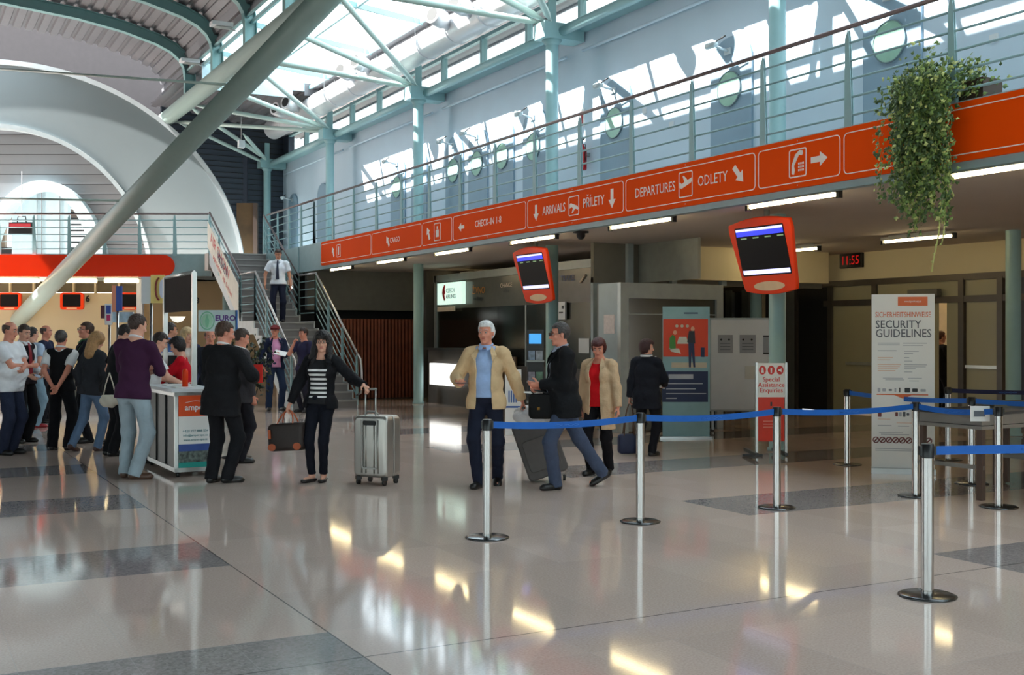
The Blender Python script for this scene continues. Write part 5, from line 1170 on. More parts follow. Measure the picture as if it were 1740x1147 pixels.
def ik(a, b, l1, l2, hint):
    a = np.array(a, float); b = np.array(b, float); d = b-a; L = np.linalg.norm(d); mx = (l1+l2)*.998
    if L > mx: b = a+d/L*mx; d = b-a; L = mx
    u = d/L; c = (l1*l1-l2*l2+L*L)/(2*L); h = math.sqrt(max(l1*l1-c*c, 0)); hn = np.array(hint, float); hn = nrm(hn-u*(hn@u)); return a+u*c+hn*h, b
def fabric(name, rgb, rough=.85, stripes=None, bump=.25): return mat('cloth_'+name, rgb, rough, var=.10, scale=7, bump=bump, spec=.2, bscale=22)
SKIN = {k: mat('skin_'+k, c, .5, var=.05, scale=9, spec=.35) for k, c in dict(fair=(226, 170, 146), tan=(206, 146, 118), ruddy=(222, 150, 126)).items()}
EYEW = mat('eye_white', (196, 184, 176), .5); IRIS = mat('eye_iris', (50, 38, 30), .2); LIP = mat('lip', (176, 92, 84), .5)
def stripe_mat(name, c0, c1, per, frac, z0, z1):
    m = mat('cloth_'+name, c0, .85); n = m.node_tree; b = n.nodes['Principled BSDF']
    t = n.nodes.new('ShaderNodeTexCoord'); s_ = n.nodes.new('ShaderNodeSeparateXYZ'); n.links.new(t.outputs['Object'], s_.inputs[0])
    def M(op, a, v): q = n.nodes.new('ShaderNodeMath'); q.operation = op; n.links.new(a, q.inputs[0]); q.inputs[1].default_value = v; return q.outputs[0]
    f = M('LESS_THAN', M('MODULO', M('ADD', s_.outputs[2], 10.0), per), per*frac)
    g = M('MULTIPLY', f, 1.0); r1 = M('GREATER_THAN', s_.outputs[2], z0); r2 = M('LESS_THAN', s_.outputs[2], z1)
    q = n.nodes.new('ShaderNodeMath'); q.operation = 'MULTIPLY'; n.links.new(g, q.inputs[0]); n.links.new(r1, q.inputs[1]); q2 = n.nodes.new('ShaderNodeMath'); q2.operation = 'MULTIPLY'; n.links.new(q.outputs[0], q2.inputs[0]); n.links.new(r2, q2.inputs[1])
    x = n.nodes.new('ShaderNodeMix'); x.data_type = 'RGBA'; n.links.new(q2.outputs[0], x.inputs[0]); x.inputs[6].default_value = (*s2l(c0), 1); x.inputs[7].default_value = (*s2l(c1), 1)
    n.links.new(x.outputs[2], b.inputs['Base Color']); return m
def person(px, py, face, H, label, *, vox=.008, belly=0, female=False, wide=1.0, lean=(0, 0), hip=.925, twist=0,
           lh=None, rh=None, lel=None, rel=None, lf=(-.1, .0), rf=(.1, .0), lfz=0, rfz=0, lfp=0, rfp=0, lfa=12, rfa=12, lkn=None, rkn=None,
           head=(0, 0), hair='short', hairc=(40, 30, 26), skin='fair', top=None, topc=(240, 240, 240), sleeve='short', hem=-.06, loose=.0,
           jacket=None, jopen=0, jhem=-.12, jsleeve='long', trs=(40, 44, 56), tloose=0, shoec=(24, 22, 22), glasses=0, tie=None, collar=None, cap=None,
           curl=.55, z=0, bare=None, trsm=None, topm=None, vest=None, extra=None, lcurl=None, rcurl=None, hscale=1.0, lpalm=None, rpalm=None, loc=None, flats=False):
    """local frame: +Y ahead, +X to the person's right, Z up; sizes for a height of 1.75 scaled by H/1.75"""
    s = H/1.75; P0 = loc if loc is not None else fl(px, py)
    fa = math.radians(face); fd = -FW*math.cos(fa)+RT*math.sin(fa); rz = math.atan2(fd.y, fd.x)-PI/2
    root = empty('person', (P0.x, P0.y, z), label, 'person', rz=rz); root.scale = (s, s, s); bpy_upd = None
    hipc = np.array([0., 0., hip]); up = nrm([math.sin(math.radians(lean[1])), math.sin(math.radians(lean[0])), 1.0]); tw = math.radians(twist)
    rg_ = nrm(np.cross([-math.sin(tw), math.cos(tw), 0], up)); fwv = np.cross(up, rg_); R = np.stack([rg_, fwv, up], 1)   # local axes as columns
    T = lambda x, y, z_: hipc+R @ np.array([x, y, z_])
    def tz(P): return (P-hipc.astype(f32)) @ R[:, 2].astype(f32)
    def txy(P): v = (P-hipc.astype(f32)) @ R.astype(f32); return v[:, 0], v[:, 1], v[:, 2]
    sw = (.165 if female else .185)*wide
    SH = {-1: T(-sw, -.005, .475), 1: T(sw, -.005, .475)}
    # arms
    hands = {}
    for sd_, tgt, el in ((-1, lh, lel), (1, rh, rel)):
        t = tgt if tgt is not None else (sd_*.27, .05, .80); e = el if el is not None else (sd_*.35, -1, -.1)
        E, Wp = ik(SH[sd_], t, .285, .25, e); hands[sd_] = (E, Wp)
    # legs
    feet = {}
    for sd_, f, fz, fp, fan, kn in ((-1, lf, lfz, lfp, lfa, lkn), (1, rf, rfz, rfp, rfa, rkn)):
        an = math.radians(fan)*sd_; fdv = np.array([math.sin(an), math.cos(an), 0.])
        ank = np.array([f[0], f[1]-.03, .085+fz]); Hj = np.array([sd_*.085, 0, hip-.02]); 
        K, ank = ik(Hj, ank, .43, .42, kn if kn is not None else (fdv+np.array([sd_*.1, 0, 0]))); pt = math.radians(fp)
        fdv3 = np.array([fdv[0]*math.cos(pt), fdv[1]*math.cos(pt), -math.sin(pt)]); feet[sd_] = (Hj, K, ank, fdv, fdv3)
    # head frame
    hy, hp = math.radians(head[0]), math.radians(head[1])
    hf = np.array([math.sin(hy)*math.cos(hp), math.cos(hy)*math.cos(hp), -math.sin(hp)]); hr = nrm(np.cross(hf, [0, 0, 1])); hu = np.cross(hr, hf); HR_ = np.stack([hr, hf, hu], 1)
    hc = T(0, .005, .695)+np.array([0, math.sin(hp)*.03, 0]); hs = hscale*.97
    Hd = lambda x, y, z_: hc+HR_ @ np.array([x*hs, y*hs, z_*hs])
    # ---------- body
    b = Sd(.03); o = -.004
    b.ell(T(0, 0, .02), (.155*wide, .10+belly*.5, .12), R); b.ell(T(0, belly*.45, .16), (.135*wide+belly*.4, .09+belly, .16), R); b.ell(T(0, 0, .34), (.155*wide, .105, .17), R)
    b.seg(T(-sw+.03, -.01, .485), T(sw-.03, -.01, .485), .05, .05); b.seg(T(-.09, -.015, .52), T(0, -.02, .57), .035, .045); b.seg(T(.09, -.015, .52), T(0, -.02, .57), .035, .045)
    b.seg(T(0, -.015, .53), Hd(0, -.015, -.05), .056, .052, k=.02)
    if female:
        for q in (-1, 1): b.ell(T(q*.07, .085, .355), (.062, .055, .062), R, k=.04)
    for q in (-1, 1):
        E, Wp = hands[q]; b.seg(SH[q], E, .05, .038); b.seg(E, Wp, .040, .026, k=.02)
        Hj, K, an, fdv, fd3 = feet[q]; b.seg(Hj, K, .085, .055); b.seg(K, an, .052, .036, k=.03); b.seg(an-[0, 0, .03]-fdv*.03, an+fd3*.13-[0, 0, .045], .028, .020, k=.02)
    # head
    k = .012
    b.ell(Hd(0, -.012, .03), np.array((.077, .094, .090))*hs, HR_, k=k); b.ell(Hd(0, .022, -.025), np.array((.062, .068, .085))*hs, HR_, k=.02); b.ell(Hd(0, .038, -.083), np.array((.045, .044, .034))*hs, HR_, k=.02)
    b.ell(Hd(0, .076, -.100), np.array((.020, .015, .016))*hs, HR_, k=k)
    b.seg(Hd(0, .088, .012), Hd(0, .108, -.030), .007, .0125, k=.01); b.seg(Hd(-.014, .092, -.034), Hd(.014, .092, -.034), .009, .009, k=.008)
    b.seg(Hd(-.040, .074, .030), Hd(.040, .074, .030), .012, .012, k=.012); b.seg(Hd(-.020, .079, -.062), Hd(.020, .079, -.062), .009, .009, k=.008)
    for q in (-1, 1): b.ell(Hd(q*.045, .062, -.025), np.array((.020, .018, .020))*hs, HR_, k=.015); b.ell(Hd(q*.079, -.008, -.005), np.array((.009, .019, .031))*hs, HR_, k=.006)
    # hands
    for q, cu_, pl in ((-1, lcurl, lpalm), (1, rcurl, rpalm)):
        E, Wp = hands[q]; cu_ = curl if cu_ is None else cu_
        d = nrm(Wp-E); pn = nrm(np.array(pl) if pl is not None else np.array([-q, .15, 0.])); pn = nrm(pn-d*(pn@d)); sx_ = np.cross(d, pn)  # palm normal points to the palm side
        th = sx_ if (sx_ @ np.array([0, 1, .3])) > 0 else -sx_   # thumb side: towards the front
        hb = Wp+d*.02; he = Wp+d*.085
        b.seg(hb, he, .026, .030, flat=(pn, .5), k=.015)
        for i_ in range(4):
            off = (1.5-i_)*.0185; L = (.036, .041, .038, .030)[i_]; r0 = he+th*off+d*(-.006 if i_ in (0, 3) else 0)
            a1 = cu_*.9+.06*i_; a2 = cu_*2.0+.1*i_; d1 = d*math.cos(a1)+pn*math.sin(a1); d2 = d*math.cos(a2)+pn*math.sin(a2); m1 = r0+d1*(L+.012)
            b.seg(r0-d*.01, m1, .0092, .0084, k=.004); b.seg(m1, m1+d2*L, .0084, .0070, k=.004)
        t0 = Wp+d*.03+th*.022; t1 = t0+nrm(th*.8+d*.6+pn*.5)*.045; t2 = t1+nrm(d*.85+th*.15+pn*(.3+cu_*.5))*.034
        b.seg(t0, t1, .013, .0105, k=.012); b.seg(t1, t2, .010, .008, k=.005)
    surface(b, vox, 'body', SKIN[skin], root, relax=1)
    # ---------- face details
    def add(mb, nm, m=None): o_ = mb.build(nm, m); o_.parent = root; return o_
    for q in (-1, 1):
        mb = MB(); c = Vector(Hd(q*.031, .0785, .009)); r = .0112*hs; yv = Vector(hf)
        mb.lathe((0, 0, 0), [(0, -1), (.5, -.87), (.87, -.5), (1, 0), (.87, .5), (.52, .85)], EYEW, 14); mb.lathe((0, 0, 0), [(.52, .85), (.3, .954), (0, 1)], IRIS, 14)
        M_ = Matrix((Vector(hr), -Vector(hu), Vector(hf))).transposed()
        mb.v = [tuple(c+M_ @ (Vector(v)*r)) for v in mb.v]; add(mb, 'eye')
    mb = MB()
    for q in (-1, 1): mb.tube([Vector(Hd(q*.014, .094, .032)), Vector(Hd(q*.032, .092, .040)), Vector(Hd(q*.052, .078, .032))], [.0045, .005, .003], mat('brow_%d_%d_%d' % tuple(hairc), tuple(max(20, int(x*.8)) for x in hairc), .8), 6)
    add(mb, 'eyebrows')
    mb = MB(); mb.tube([Vector(Hd(-.024, .082, -.062)), Vector(Hd(-.01, .0895, -.060)), Vector(Hd(.01, .0895, -.060)), Vector(Hd(.024, .082, -.062))], [.003, .0055, .0055, .003], LIP, 8); add(mb, 'mouth')
    if glasses:
        gm = BLACK if glasses == 2 else mat('glasses_frame', (60, 40, 36), .3); mb = MB()
        for q in (-1, 1):
            c = Vector(Hd(q*.034, .104, .010)); out = rrect(.056, .036, .014)
            if glasses == 2: mb.prism(out, c, Vector(hr), Vector(hu), Vector(hf), .004, mat('dark_lens', (20, 18, 20), .1))
            ringframe(mb, out, rrect(.050, .030, .012), c, Vector(hr), Vector(hu), Vector(hf), .005, gm)
            mb.tube([Vector(Hd(q*.062, .100, .014)), Vector(Hd(q*.083, .05, .012)), Vector(Hd(q*.086, -.005, .008))], .003, gm, 6)
        mb.tube([Vector(Hd(-.008, .108, .012)), Vector(Hd(.008, .108, .012))], .003, gm, 6); add(mb, 'sunglasses' if glasses == 2 else 'glasses')
    # ---------- hair
    hm = mat('hair_%d_%d_%d' % tuple(hairc), hairc, .55, var=.25, scale=22, bump=.6, bscale=60)
    h_ = Sd(.02); hcl = hc.astype(f32); HRf = HR_.astype(f32)
    def hl(P): return (P-hcl) @ HRf/hs
    th_ = .012 if hair in ('short', 'bald', 'grey') else .022
    h_.ell(Hd(0, -.014, .034), np.array((.077+th_, .094+th_, .092+th_))*hs, HR_)
    if hair == 'grey': h_.ell(Hd(0, .02, .10), np.array((.065, .07, .035))*hs, HR_); h_.ell(Hd(0, -.05, .0), np.array((.085, .06, .075))*hs, HR_)
    if hair == 'bob':
        h_.ell(Hd(0, -.035, -.01), np.array((.100, .085, .10))*hs, HR_); h_.ell(Hd(0, .03, .085), np.array((.08, .075, .045))*hs, HR_)
    if hair in ('long', 'longback'):
        h_.ell(Hd(0, -.02, .04), np.array((.108, .112, .105))*hs, HR_)
        h_.seg(Hd(0, -.06, .0), T(0, -.085, .50), .085, .09); 
        if hair == 'long':
            for q in (-1, 1): h_.seg(Hd(q*.085, -.01, .0), T(q*.105, .03, .50), .036, .045, k=.04); h_.seg(T(q*.105, .03, .50), T(q*.10, .07, .40), .045, .03, k=.03)
            h_.seg(Hd(-.04, .07, .075), Hd(.045, .07, .07), .035, .03)
    def hcut(P):
        v = hl(P); x, y, z_ = v[:, 0], v[:, 1], v[:, 2]
        if hair in ('long', 'longback'): a_ = np.maximum(z_-.045, .045+np.abs(x)*.35-y); a_ = np.maximum(a_, np.abs(x)-.068); a_ = np.maximum(a_, -.24-z_); return -a_*hs
        f0 = .085 if hair == 'bald' else (.068 if hair != 'bob' else .060)
        a_ = np.maximum(z_-f0, (.030 if hair != 'bob' else .028)-y); c_ = np.maximum(z_-.012, -.028-y) if hair != 'bob' else np.maximum(z_+.03, .0-y)
        d_ = z_+(.078 if hair != 'bob' else .105)+np.maximum(0, y+.03)*.4
        r_ = np.minimum(np.minimum(a_, c_), d_)
        if hair == 'bald': r_ = np.minimum(r_, -(z_-.055-.25*np.abs(x)))
        return -r_*hs
    h_.cut.append(hcut); h_.noise = lambda P: (.0035*np.sin(P[:, 0]*150+np.sin(P[:, 2]*60)*2)*np.sin(P[:, 1]*130+P[:, 2]*40)).astype(f32)
    if hair != 'none': surface(h_, min(vox, .008), 'hair', hm, root, relax=1)
    if cap:
        cm = fabric('cap_%d' % cap[0], cap); c_ = Sd(.01); c_.ell(Hd(0, -.012, .055), np.array((.096, .112, .085))*hs, HR_); c_.cut.append(lambda P: -(hl(P)[:, 2]-.045)*hs)
        c_.seg(Hd(-.035, .10, .055), Hd(.035, .10, .055), .03, .03); 
        surface(c_, .008, 'cap', cm, root)
        mb = MB(); mb.prism([(x_*.085, .17-.06*abs(x_)**2) for x_ in [-1+k/5 for k in range(11)]]+[(.085, .05), (-.085, .05)], Vector(Hd(0, 0, .050)), Vector(hr), Vector(nrm(hf-hu*.2)), Vector(hu), .008, cm); add(mb, 'cap_peak')
    # ---------- clothes
    fold = lambda amp, fz_: (lambda P: (amp*np.sin(P[:, 2]*fz_+np.sin(P[:, 0]*23)*1.6+P[:, 1]*19)*np.sin(P[:, 0]*17+P[:, 1]*13+P[:, 2]*9)).astype(f32))
    # trousers
    t = Sd(.035); of = .012+tloose*.5; e_ = tloose
    t.ell(T(0, 0, .02), (.163*wide, .112+belly*.5, .12), R); 
    for q in (-1, 1):
        Hj, K, an, fdv, fd3 = feet[q]; t.ell((q*.07, -.045, hip-.05), (.085, .075, .09)); r1, r2, r3 = (.090+e_*.4, .062+e_, .052+e_*1.2) if not female else (.090+e_*.4, .060+e_, .046+e_*1.2)
        t.seg(Hj, K, r1, r2); t.seg(K, an+nrm(an-K)*(.05 if not flats else -.01), r2, r3, cap=True, k=.03)
    zt = .10
    t.cut.append(lambda P: tz(P)-zt); t.noise = fold(.0045, 30)
    surface(t, vox*1.1, 'trousers', trsm or fabric('t%d_%d_%d' % tuple(trs), trs, bump=.5), root)
    if not female and not jacket and hem > -.01:
        mb = MB(); mb.tube([Vector(T((.160*wide)*math.cos(a_), (.110+belly*.7)*math.sin(a_), .085)) for a_ in [2*PI*k/24 for k in range(24)]], .014, mat('belt_leather', (40, 28, 22), .4), 6, closed=True); add(mb, 'belt')
    # shoes
    shm = mat('shoe_%d_%d_%d' % tuple(shoec), shoec, .4)
    for q in (-1, 1):
        Hj, K, an, fdv, fd3 = feet[q]; c = Sd(.02); base = an-np.array([0, 0, .085]); u3 = nrm(np.cross(np.cross(fdv, [0, 0, 1]), fd3)); u3 = u3 if u3[2] > 0 else -u3; bn = an-u3*.085
        c.seg(bn-fd3*.035+u3*.035, bn+fd3*.13+u3*.028, .042, .038); c.ell(bn+fd3*.09+u3*.025, (.048, .095, .036), np.stack([np.cross(fd3, u3), fd3, u3], 1))
        if not flats: c.seg(bn+u3*.05-fd3*.01, an, .044, .045)
        bnf = bn.astype(f32); uf = u3.astype(f32); c.cut.append(lambda P, bnf=bnf, uf=uf: -((P-bnf)@uf))
        if flats: c.cut.append(lambda P, bnf=bnf, uf=uf: ((P-bnf)@uf)-.04)
        surface(c, .008, 'shoe', shm, root)
    # shirt
    def topsdf(off, slv, hem_, lz, vneck=.0, nosl=False):
        g = Sd(.035); w_ = wide
        if hem_ < -.01:
            for q in (-1, 1): g.ell(T(q*.07, -.048, -.04), (.096+off+lz*.4, .088+off, .12), R); g.ell(T(q*.078, .015, -.05), (.106+off+lz*.5, .10+off, .15), R)
        g.ell(T(0, 0, .02), (.155*w_+off+lz, .10+off+belly*.6+lz, .14), R); g.ell(T(0, belly*.45, .16), (.137*w_+off+lz+belly*.4, .092+off+belly+lz*.8, .17), R); g.ell(T(0, 0, .34), (.157*w_+off+lz*.6, .108+off+lz*.4, .18), R)
        if hem_ < -.12:
            for q in (-1, 1): g.seg(T(q*.06, 0, 0), T(q*.075, 0, hem_+.02), .10+off, .11+off+lz*.7)
        g.seg(T(-sw+.03, -.01, .485), T(sw-.03, -.01, .485), .052+off*.8, .052+off*.8); g.seg(T(-.09, -.015, .515), T(-.02, -.02, .55), .032+off*.6, .036+off*.5); g.seg(T(.09, -.015, .515), T(.02, -.02, .55), .032+off*.6, .036+off*.5)
        if female:
            for q in (-1, 1): g.ell(T(q*.07, .087, .355), (.062+off, .055+off, .062+off), R, k=.04)
        if not nosl:
            for q in (-1, 1):
                E, Wp = hands[q]; so = off*.72+.002
                if slv == 'long': g.seg(SH[q], E, .051+so, .042+so*1.15, k=.03); g.seg(E, Wp-nrm(Wp-E)*.0, .046+so*1.2, .030+so, cap=True, k=.025)
                elif slv == 'short': g.seg(SH[q], SH[q]+(E-SH[q])*.68, .056+so, .054+so*1.5, cap=True, k=.03)
                elif slv == 'mid': g.seg(SH[q], E, .054+so, .044+so, k=.03); g.seg(E, E+(Wp-E)*.35, .046+so, .042+so, cap=True, k=.025)
                else: g.seg(SH[q], SH[q]+(E-SH[q])*.12, .05+so, .045+so, k=.03)
        else: pass
        g.cut.append(lambda P, h2=hem_: h2-tz(P)); 
        nk = T(0, -.01, .60).astype(f32)
        g.cut.append(lambda P: (.066+vneck-np.sqrt((((P-nk)/np.array((1, 1, 1.25), f32))**2).sum(1))))
        return g
    if bare: pass
    g = topsdf(.010+loose*.3, sleeve if not jacket else 'none', hem if jacket is None else max(hem, -.05), loose, vneck=.05 if female and collar is None else 0); g.noise = fold(.0045, 34)
    tp = surface(g, vox*1.1, top or 'shirt', topm or fabric('p%d_%d_%d' % tuple(topc), topc), root)
    if vest:
        g = topsdf(.020+loose*.3, None, -.06, loose, vneck=.03, nosl=True); g.noise = fold(.003, 30)
        surface(g, vox*1.1, 'vest', fabric('v%d' % vest[0], vest), root)
    if jacket:
        jm = fabric('j%d_%d_%d' % tuple(jacket), jacket, bump=.6); g = topsdf(.022+loose*.4, jsleeve, jhem, loose*.9+.004, vneck=.0); g.noise = fold(.005, 21)
        if jopen:
            def oc(P): x, y, z_ = txy(P); wq = jopen*(1.0+.35*np.clip((z_-.30)/.25, 0, 1))+np.clip((.12-z_), 0, .4)*jopen*.8; return np.minimum(wq-np.abs(x), y+.0)
            g.cut.append(oc)
        surface(g, vox*1.1, 'jacket', jm, root)
        if jopen:   # turned collar / lapels
            mb = MB()
            for q in (-1, 1):
                e = (.034+.0+loose)
                pts = [T(q*.055, .015, .568), T(q*.092, .045, .53), T(q*(jopen*1.2+.045), .105+loose*.6, .46), T(q*(jopen*1.2+.0), .132+loose*.6, .40), T(q*(jopen*1.0+.0), .115+loose*.4, .47), T(q*.052, .058, .545)]
                a_ = [Vector(p) for p in pts]; off2 = Vector(R[:, 1])*.010
                n_ = len(a_); mb.add(a_+[p+off2 for p in a_], [tuple(range(n_)), tuple(range(2*n_-1, n_-1, -1))]+[(i_, (i_+1) % n_, (i_+1) % n_+n_, i_+n_) for i_ in range(n_)], jm)
            add(mb, 'lapels')
    if collar:
        cm = fabric('c%d_%d_%d' % tuple(collar), collar); mb = MB(); pts = [Vector(T(.064*math.cos(a_), -.006+.062*math.sin(a_), .572-.018*math.sin(a_))) for a_ in [2*PI*k/24 for k in range(24)]]
        mb.tube(pts, .013, cm, 8, closed=True)
        for q in (-1, 1):
            a_ = [Vector(T(q*.012, .064, .562)), Vector(T(q*.058, .040, .575)), Vector(T(q*.068, .085, .525)), Vector(T(q*.030, .108, .515))]; o2 = Vector(R[:, 1])*.008
            mb.add(a_+[p+o2 for p in a_], [(0, 1, 2, 3), (7, 6, 5, 4), (0, 4, 5, 1), (1, 5, 6, 2), (2, 6, 7, 3), (3, 7, 4, 0)], cm)
        add(mb, 'collar')
    if tie:
        tm = mat('tie_%d_%d' % (tie[0], tie[1]), tie, .5); mb = MB(); ys_ = [.085, .118+belly*.1, .128+belly*.8, .128+belly*1.1]; zs_ = [.55, .42, .22, .09]; ws = [.016, .024, .034, .04]
        vs = []
        for y_, z_, w in zip(ys_, zs_, ws):
            for (a_, e_) in ((-w, 0), (w, 0), (w, .008), (-w, .008)): vs.append(tuple(T(a_, y_+e_+.006, z_)))
        mb.add(vs, [(i_*4+k, i_*4+(k+1) % 4, (i_+1)*4+(k+1) % 4, (i_+1)*4+k) for i_ in range(3) for k in range(4)]+[(0, 1, 2, 3), (12, 15, 14, 13)], tm); add(mb, 'tie')
    Mw = Matrix.LocRotScale(root.location, root.rotation_euler, root.scale)
    grip = {q: Mw @ Vector(hands[q][1]+nrm(hands[q][1]-hands[q][0])*.09+nrm((np.array([-q, .15, 0.])))*.012) for q in (-1, 1)}
    return root, grip, Mw
# ================================================================== THE CAST
NAVY = (30, 34, 48); JEAN = (64, 84, 112)
R19, g19, M19 = person(545, 818, -14, 1.68, 'woman with long black hair in striped top pulling the silver suitcase', vox=.0065, female=True, hair='long', hairc=(24, 20, 22), skin='fair', top='striped_top',
    topm=stripe_mat('stripes', (20, 20, 24), (238, 238, 238), .052, .5, .98, 1.32), sleeve='long', hem=-.02, jacket=(26, 26, 30), jopen=.105, jhem=-.07, trs=(20, 22, 32), shoec=(22, 20, 20), flats=True,
    rh=(.36, .10, .86), rel=(.6, -.9, -.1), lh=(-.56, .08, 1.13), lel=(-.5, -.6, -.8), head=(-14, 4), glasses=1, lf=(-.03, .02), rf=(.09, .08), lkn=(-.2, 1, 0), rkn=(0, 1, 0), lfa=15, rfa=15, lcurl=.75, rcurl=.8, lpalm=(0, .2, -1), lean=(0, -2))
R20, g20, M20 = person(826, 826, -10, 1.80, 'white-haired man in beige blouson and light blue shirt holding a phone', vox=.0065, hair='grey', hairc=(226, 226, 226), skin='ruddy', belly=.03, top='blue_shirt', topc=(160, 186, 228), sleeve='long', hem=.02, collar=(164, 190, 232),
    jacket=(218, 186, 144), jopen=.078, jhem=-.10, loose=.010, trs=(30, 34, 50), tloose=.008, rh=(.235, .24, 1.09), rel=(.6, -1, -.3), rcurl=.7, rpalm=(-.4, 0, 1), lh=(-.36, -.14, .90), lel=(-.4, -1, .2), lcurl=.8, head=(10, 2), rf=(.05, .17), lf=(-.09, -.12), lfz=.03, lfp=22, hip=.915)
R21, g21, M21 = person(958, 830, -76, 1.80, 'man in black jacket, jeans and sunglasses carrying a black briefcase', vox=.0065, hair='short', hairc=(70, 64, 62), skin='ruddy', belly=.035, top='polo_shirt', topc=(150, 160, 180), sleeve='short', collar=(160, 168, 186),
    jacket=(26, 27, 30), jopen=.03, jhem=-.16, loose=.02, trs=(70, 80, 102), tloose=.010, rh=(.08, .24, 1.04), rel=(.5, -1, -.6), rcurl=.45, rpalm=(-1, 0, .3), lh=(-.03, .26, 1.08), lel=(-.6, -1, -.6), lcurl=.5, lpalm=(1, 0, .3), head=(4, 4), glasses=2,
    lf=(-.07, .14), rf=(.07, -.42), rfz=.045, rfp=30, rkn=(.1, 1, 0), hip=.90, lean=(3, 0))
R22, g22, M22 = person(1018, 806, -28, 1.60, 'woman with short dark red hair in red top and beige raincoat', vox=.0075, female=True, wide=1.08, belly=.02, hair='bob', hairc=(72, 24, 22), skin='ruddy', top='red_top', topc=(214, 26, 34), sleeve='short', hem=-.05,
    jacket=(206, 176, 142), jopen=.065, jhem=-.34, loose=.012, trs=(22, 20, 24), tloose=.014, lh=(-.30, .06, .78), rh=(.24, .05, .80), head=(-12, 22), lf=(-.08, -.10), rf=(.08, .10), lfz=.02, lfp=14)
R23, g23, M23 = person(1099, 774, 150, 1.58, 'dark-haired woman in black coat and striped scarf with a navy bag', vox=.008, female=True, wide=1.1, belly=.015, hair='bob', hairc=(58, 26, 26), skin='fair', top='dark_top', topc=(40, 40, 46), sleeve='long',
    jacket=(30, 32, 40), jhem=-.22, loose=.014, trs=(24, 24, 30), tloose=.012, lh=(-.29, .0, .80), rh=(.14, .34, 1.06), rel=(.7, -1, -.3), rcurl=.7, head=(50, 4), lcurl=.9)
R14, g14, M14 = person(376, 820, 158, 1.79, 'man in black suit seen from behind beside the promotion counter', vox=.007, hair='short', hairc=(70, 48, 36), skin='ruddy', belly=.03, top='white_shirt', topc=(236, 236, 236), sleeve='long', collar=(240, 240, 240),
    jacket=(28, 28, 31), jhem=-.20, loose=.022, trs=(26, 26, 30), tloose=.014, lh=(-.22, .20, .92), rh=(.25, .26, 1.12), rel=(.9, -.9, -.3), rcurl=.7, lcurl=.5, head=(40, 12), lf=(-.09, -.02), rf=(.08, .04), rfa=40, lfa=5, lean=(2, 2))
R9, g9, M9 = person(226, 812, 165, 1.88, 'tall man in dark purple sweater and pale jeans, back to the camera', vox=.007, hair='short', hairc=(66, 50, 44), skin='fair', belly=.02, wide=1.04, top='purple_sweater', topc=(66, 34, 62), sleeve='mid', hem=-.08, loose=.010, trs=(160, 176, 186), tloose=.014,
    shoec=(84, 60, 48), rh=(.05, .30, 1.12), rel=(1, -.5, -.5), lh=(-.02, .28, 1.16), lel=(-1, -.4, -.5), head=(25, 14), lf=(-.10, .04), rf=(.09, -.06), rfa=60, lean=(3, 2), collar=(230, 226, 230))
R5, g5, M5 = person(104, 764, 176, 1.71, 'waiter-like man in black waistcoat and white shirt, hands clasped behind', vox=.0075, hair='short', hairc=(70, 66, 64), skin='ruddy', wide=1.06, belly=.03, top='white_shirt', topc=(238, 240, 242), sleeve='short', collar=(240, 240, 240), vest=(24, 24, 27),
    trs=(24, 24, 28), tloose=.02, rh=(.05, -.20, .93), lh=(-.05, -.19, .95), rel=(1, -.6, 0), lel=(-1, -.6, 0), rpalm=(0, -1, .2), lpalm=(0, -1, .2), head=(-4, -2), lf=(-.12, 0), rf=(.12, 0))
R1, g1, M1 = person(16, 772, 78, 1.83, 'man in white t-shirt with folded arms at the left edge', vox=.008, hair='bald', hairc=(80, 60, 50), skin='ruddy', belly=.08, wide=1.05, top='white_tshirt', topc=(238, 240, 246), sleeve='short', hem=-.10, loose=.022, trs=(40, 46, 66), tloose=.016,
    rh=(-.08, .25, 1.16), lh=(.10, .28, 1.13), rel=(.9, -.2, -.5), lel=(-.9, -.2, -.5), rpalm=(0, -1, 0), lpalm=(0, -1, 0), head=(-4, 12), shoec=(26, 24, 26))
R2, g2, M2 = person(40, 752, 70, 1.80, 'man in dark waistcoat with red tie behind the white t-shirt man', vox=.009, hair='short', hairc=(60, 48, 40), skin='fair', top='white_shirt', topc=(226, 230, 236), sleeve='long', collar=(236, 236, 240), vest=(34, 28, 34), tie=(150, 30, 44), trs=(26, 26, 30), tloose=.014, head=(4, 16), rh=(.12, .2, 1.0), lh=(-.1, .22, 1.02))
R3, g3, M3 = person(55, 726, 160, 1.78, 'man in pale blue shirt, light jeans and red shoes', vox=.009, hair='short', hairc=(48, 44, 44), skin='fair', top='pale_blue_shirt', topc=(186, 206, 232), sleeve='short', hem=-.06, loose=.012, trs=(130, 158, 176), tloose=.016, shoec=(150, 30, 40), head=(20, 4), rh=(.24, .05, .95), lf=(-.12, 0), rf=(.12, 0), rfa=50)
R4, g4, M4 = person(78, 718, 90, 1.83, 'balding man in dark navy shirt behind the pale blue shirt', vox=.010, hair='bald', hairc=(90, 76, 70), skin='ruddy', top='navy_shirt', topc=(34, 40, 66), sleeve='short', hem=-.08, trs=(30, 30, 38), tloose=.014, head=(0, 4), rh=(.2, .2, .95), lh=(-.2, .22, .98))
R6, g6, M6 = person(146, 752, -62, 1.84, 'man with glasses and green collar looking left behind the group', vox=.009, hair='short', hairc=(70, 46, 34), skin='ruddy', top='green_shirt', topc=(64, 110, 74), sleeve='long', collar=(70, 120, 80), jacket=(32, 34, 44), jopen=.05, trs=(28, 28, 34), glasses=1, head=(-8, -6))
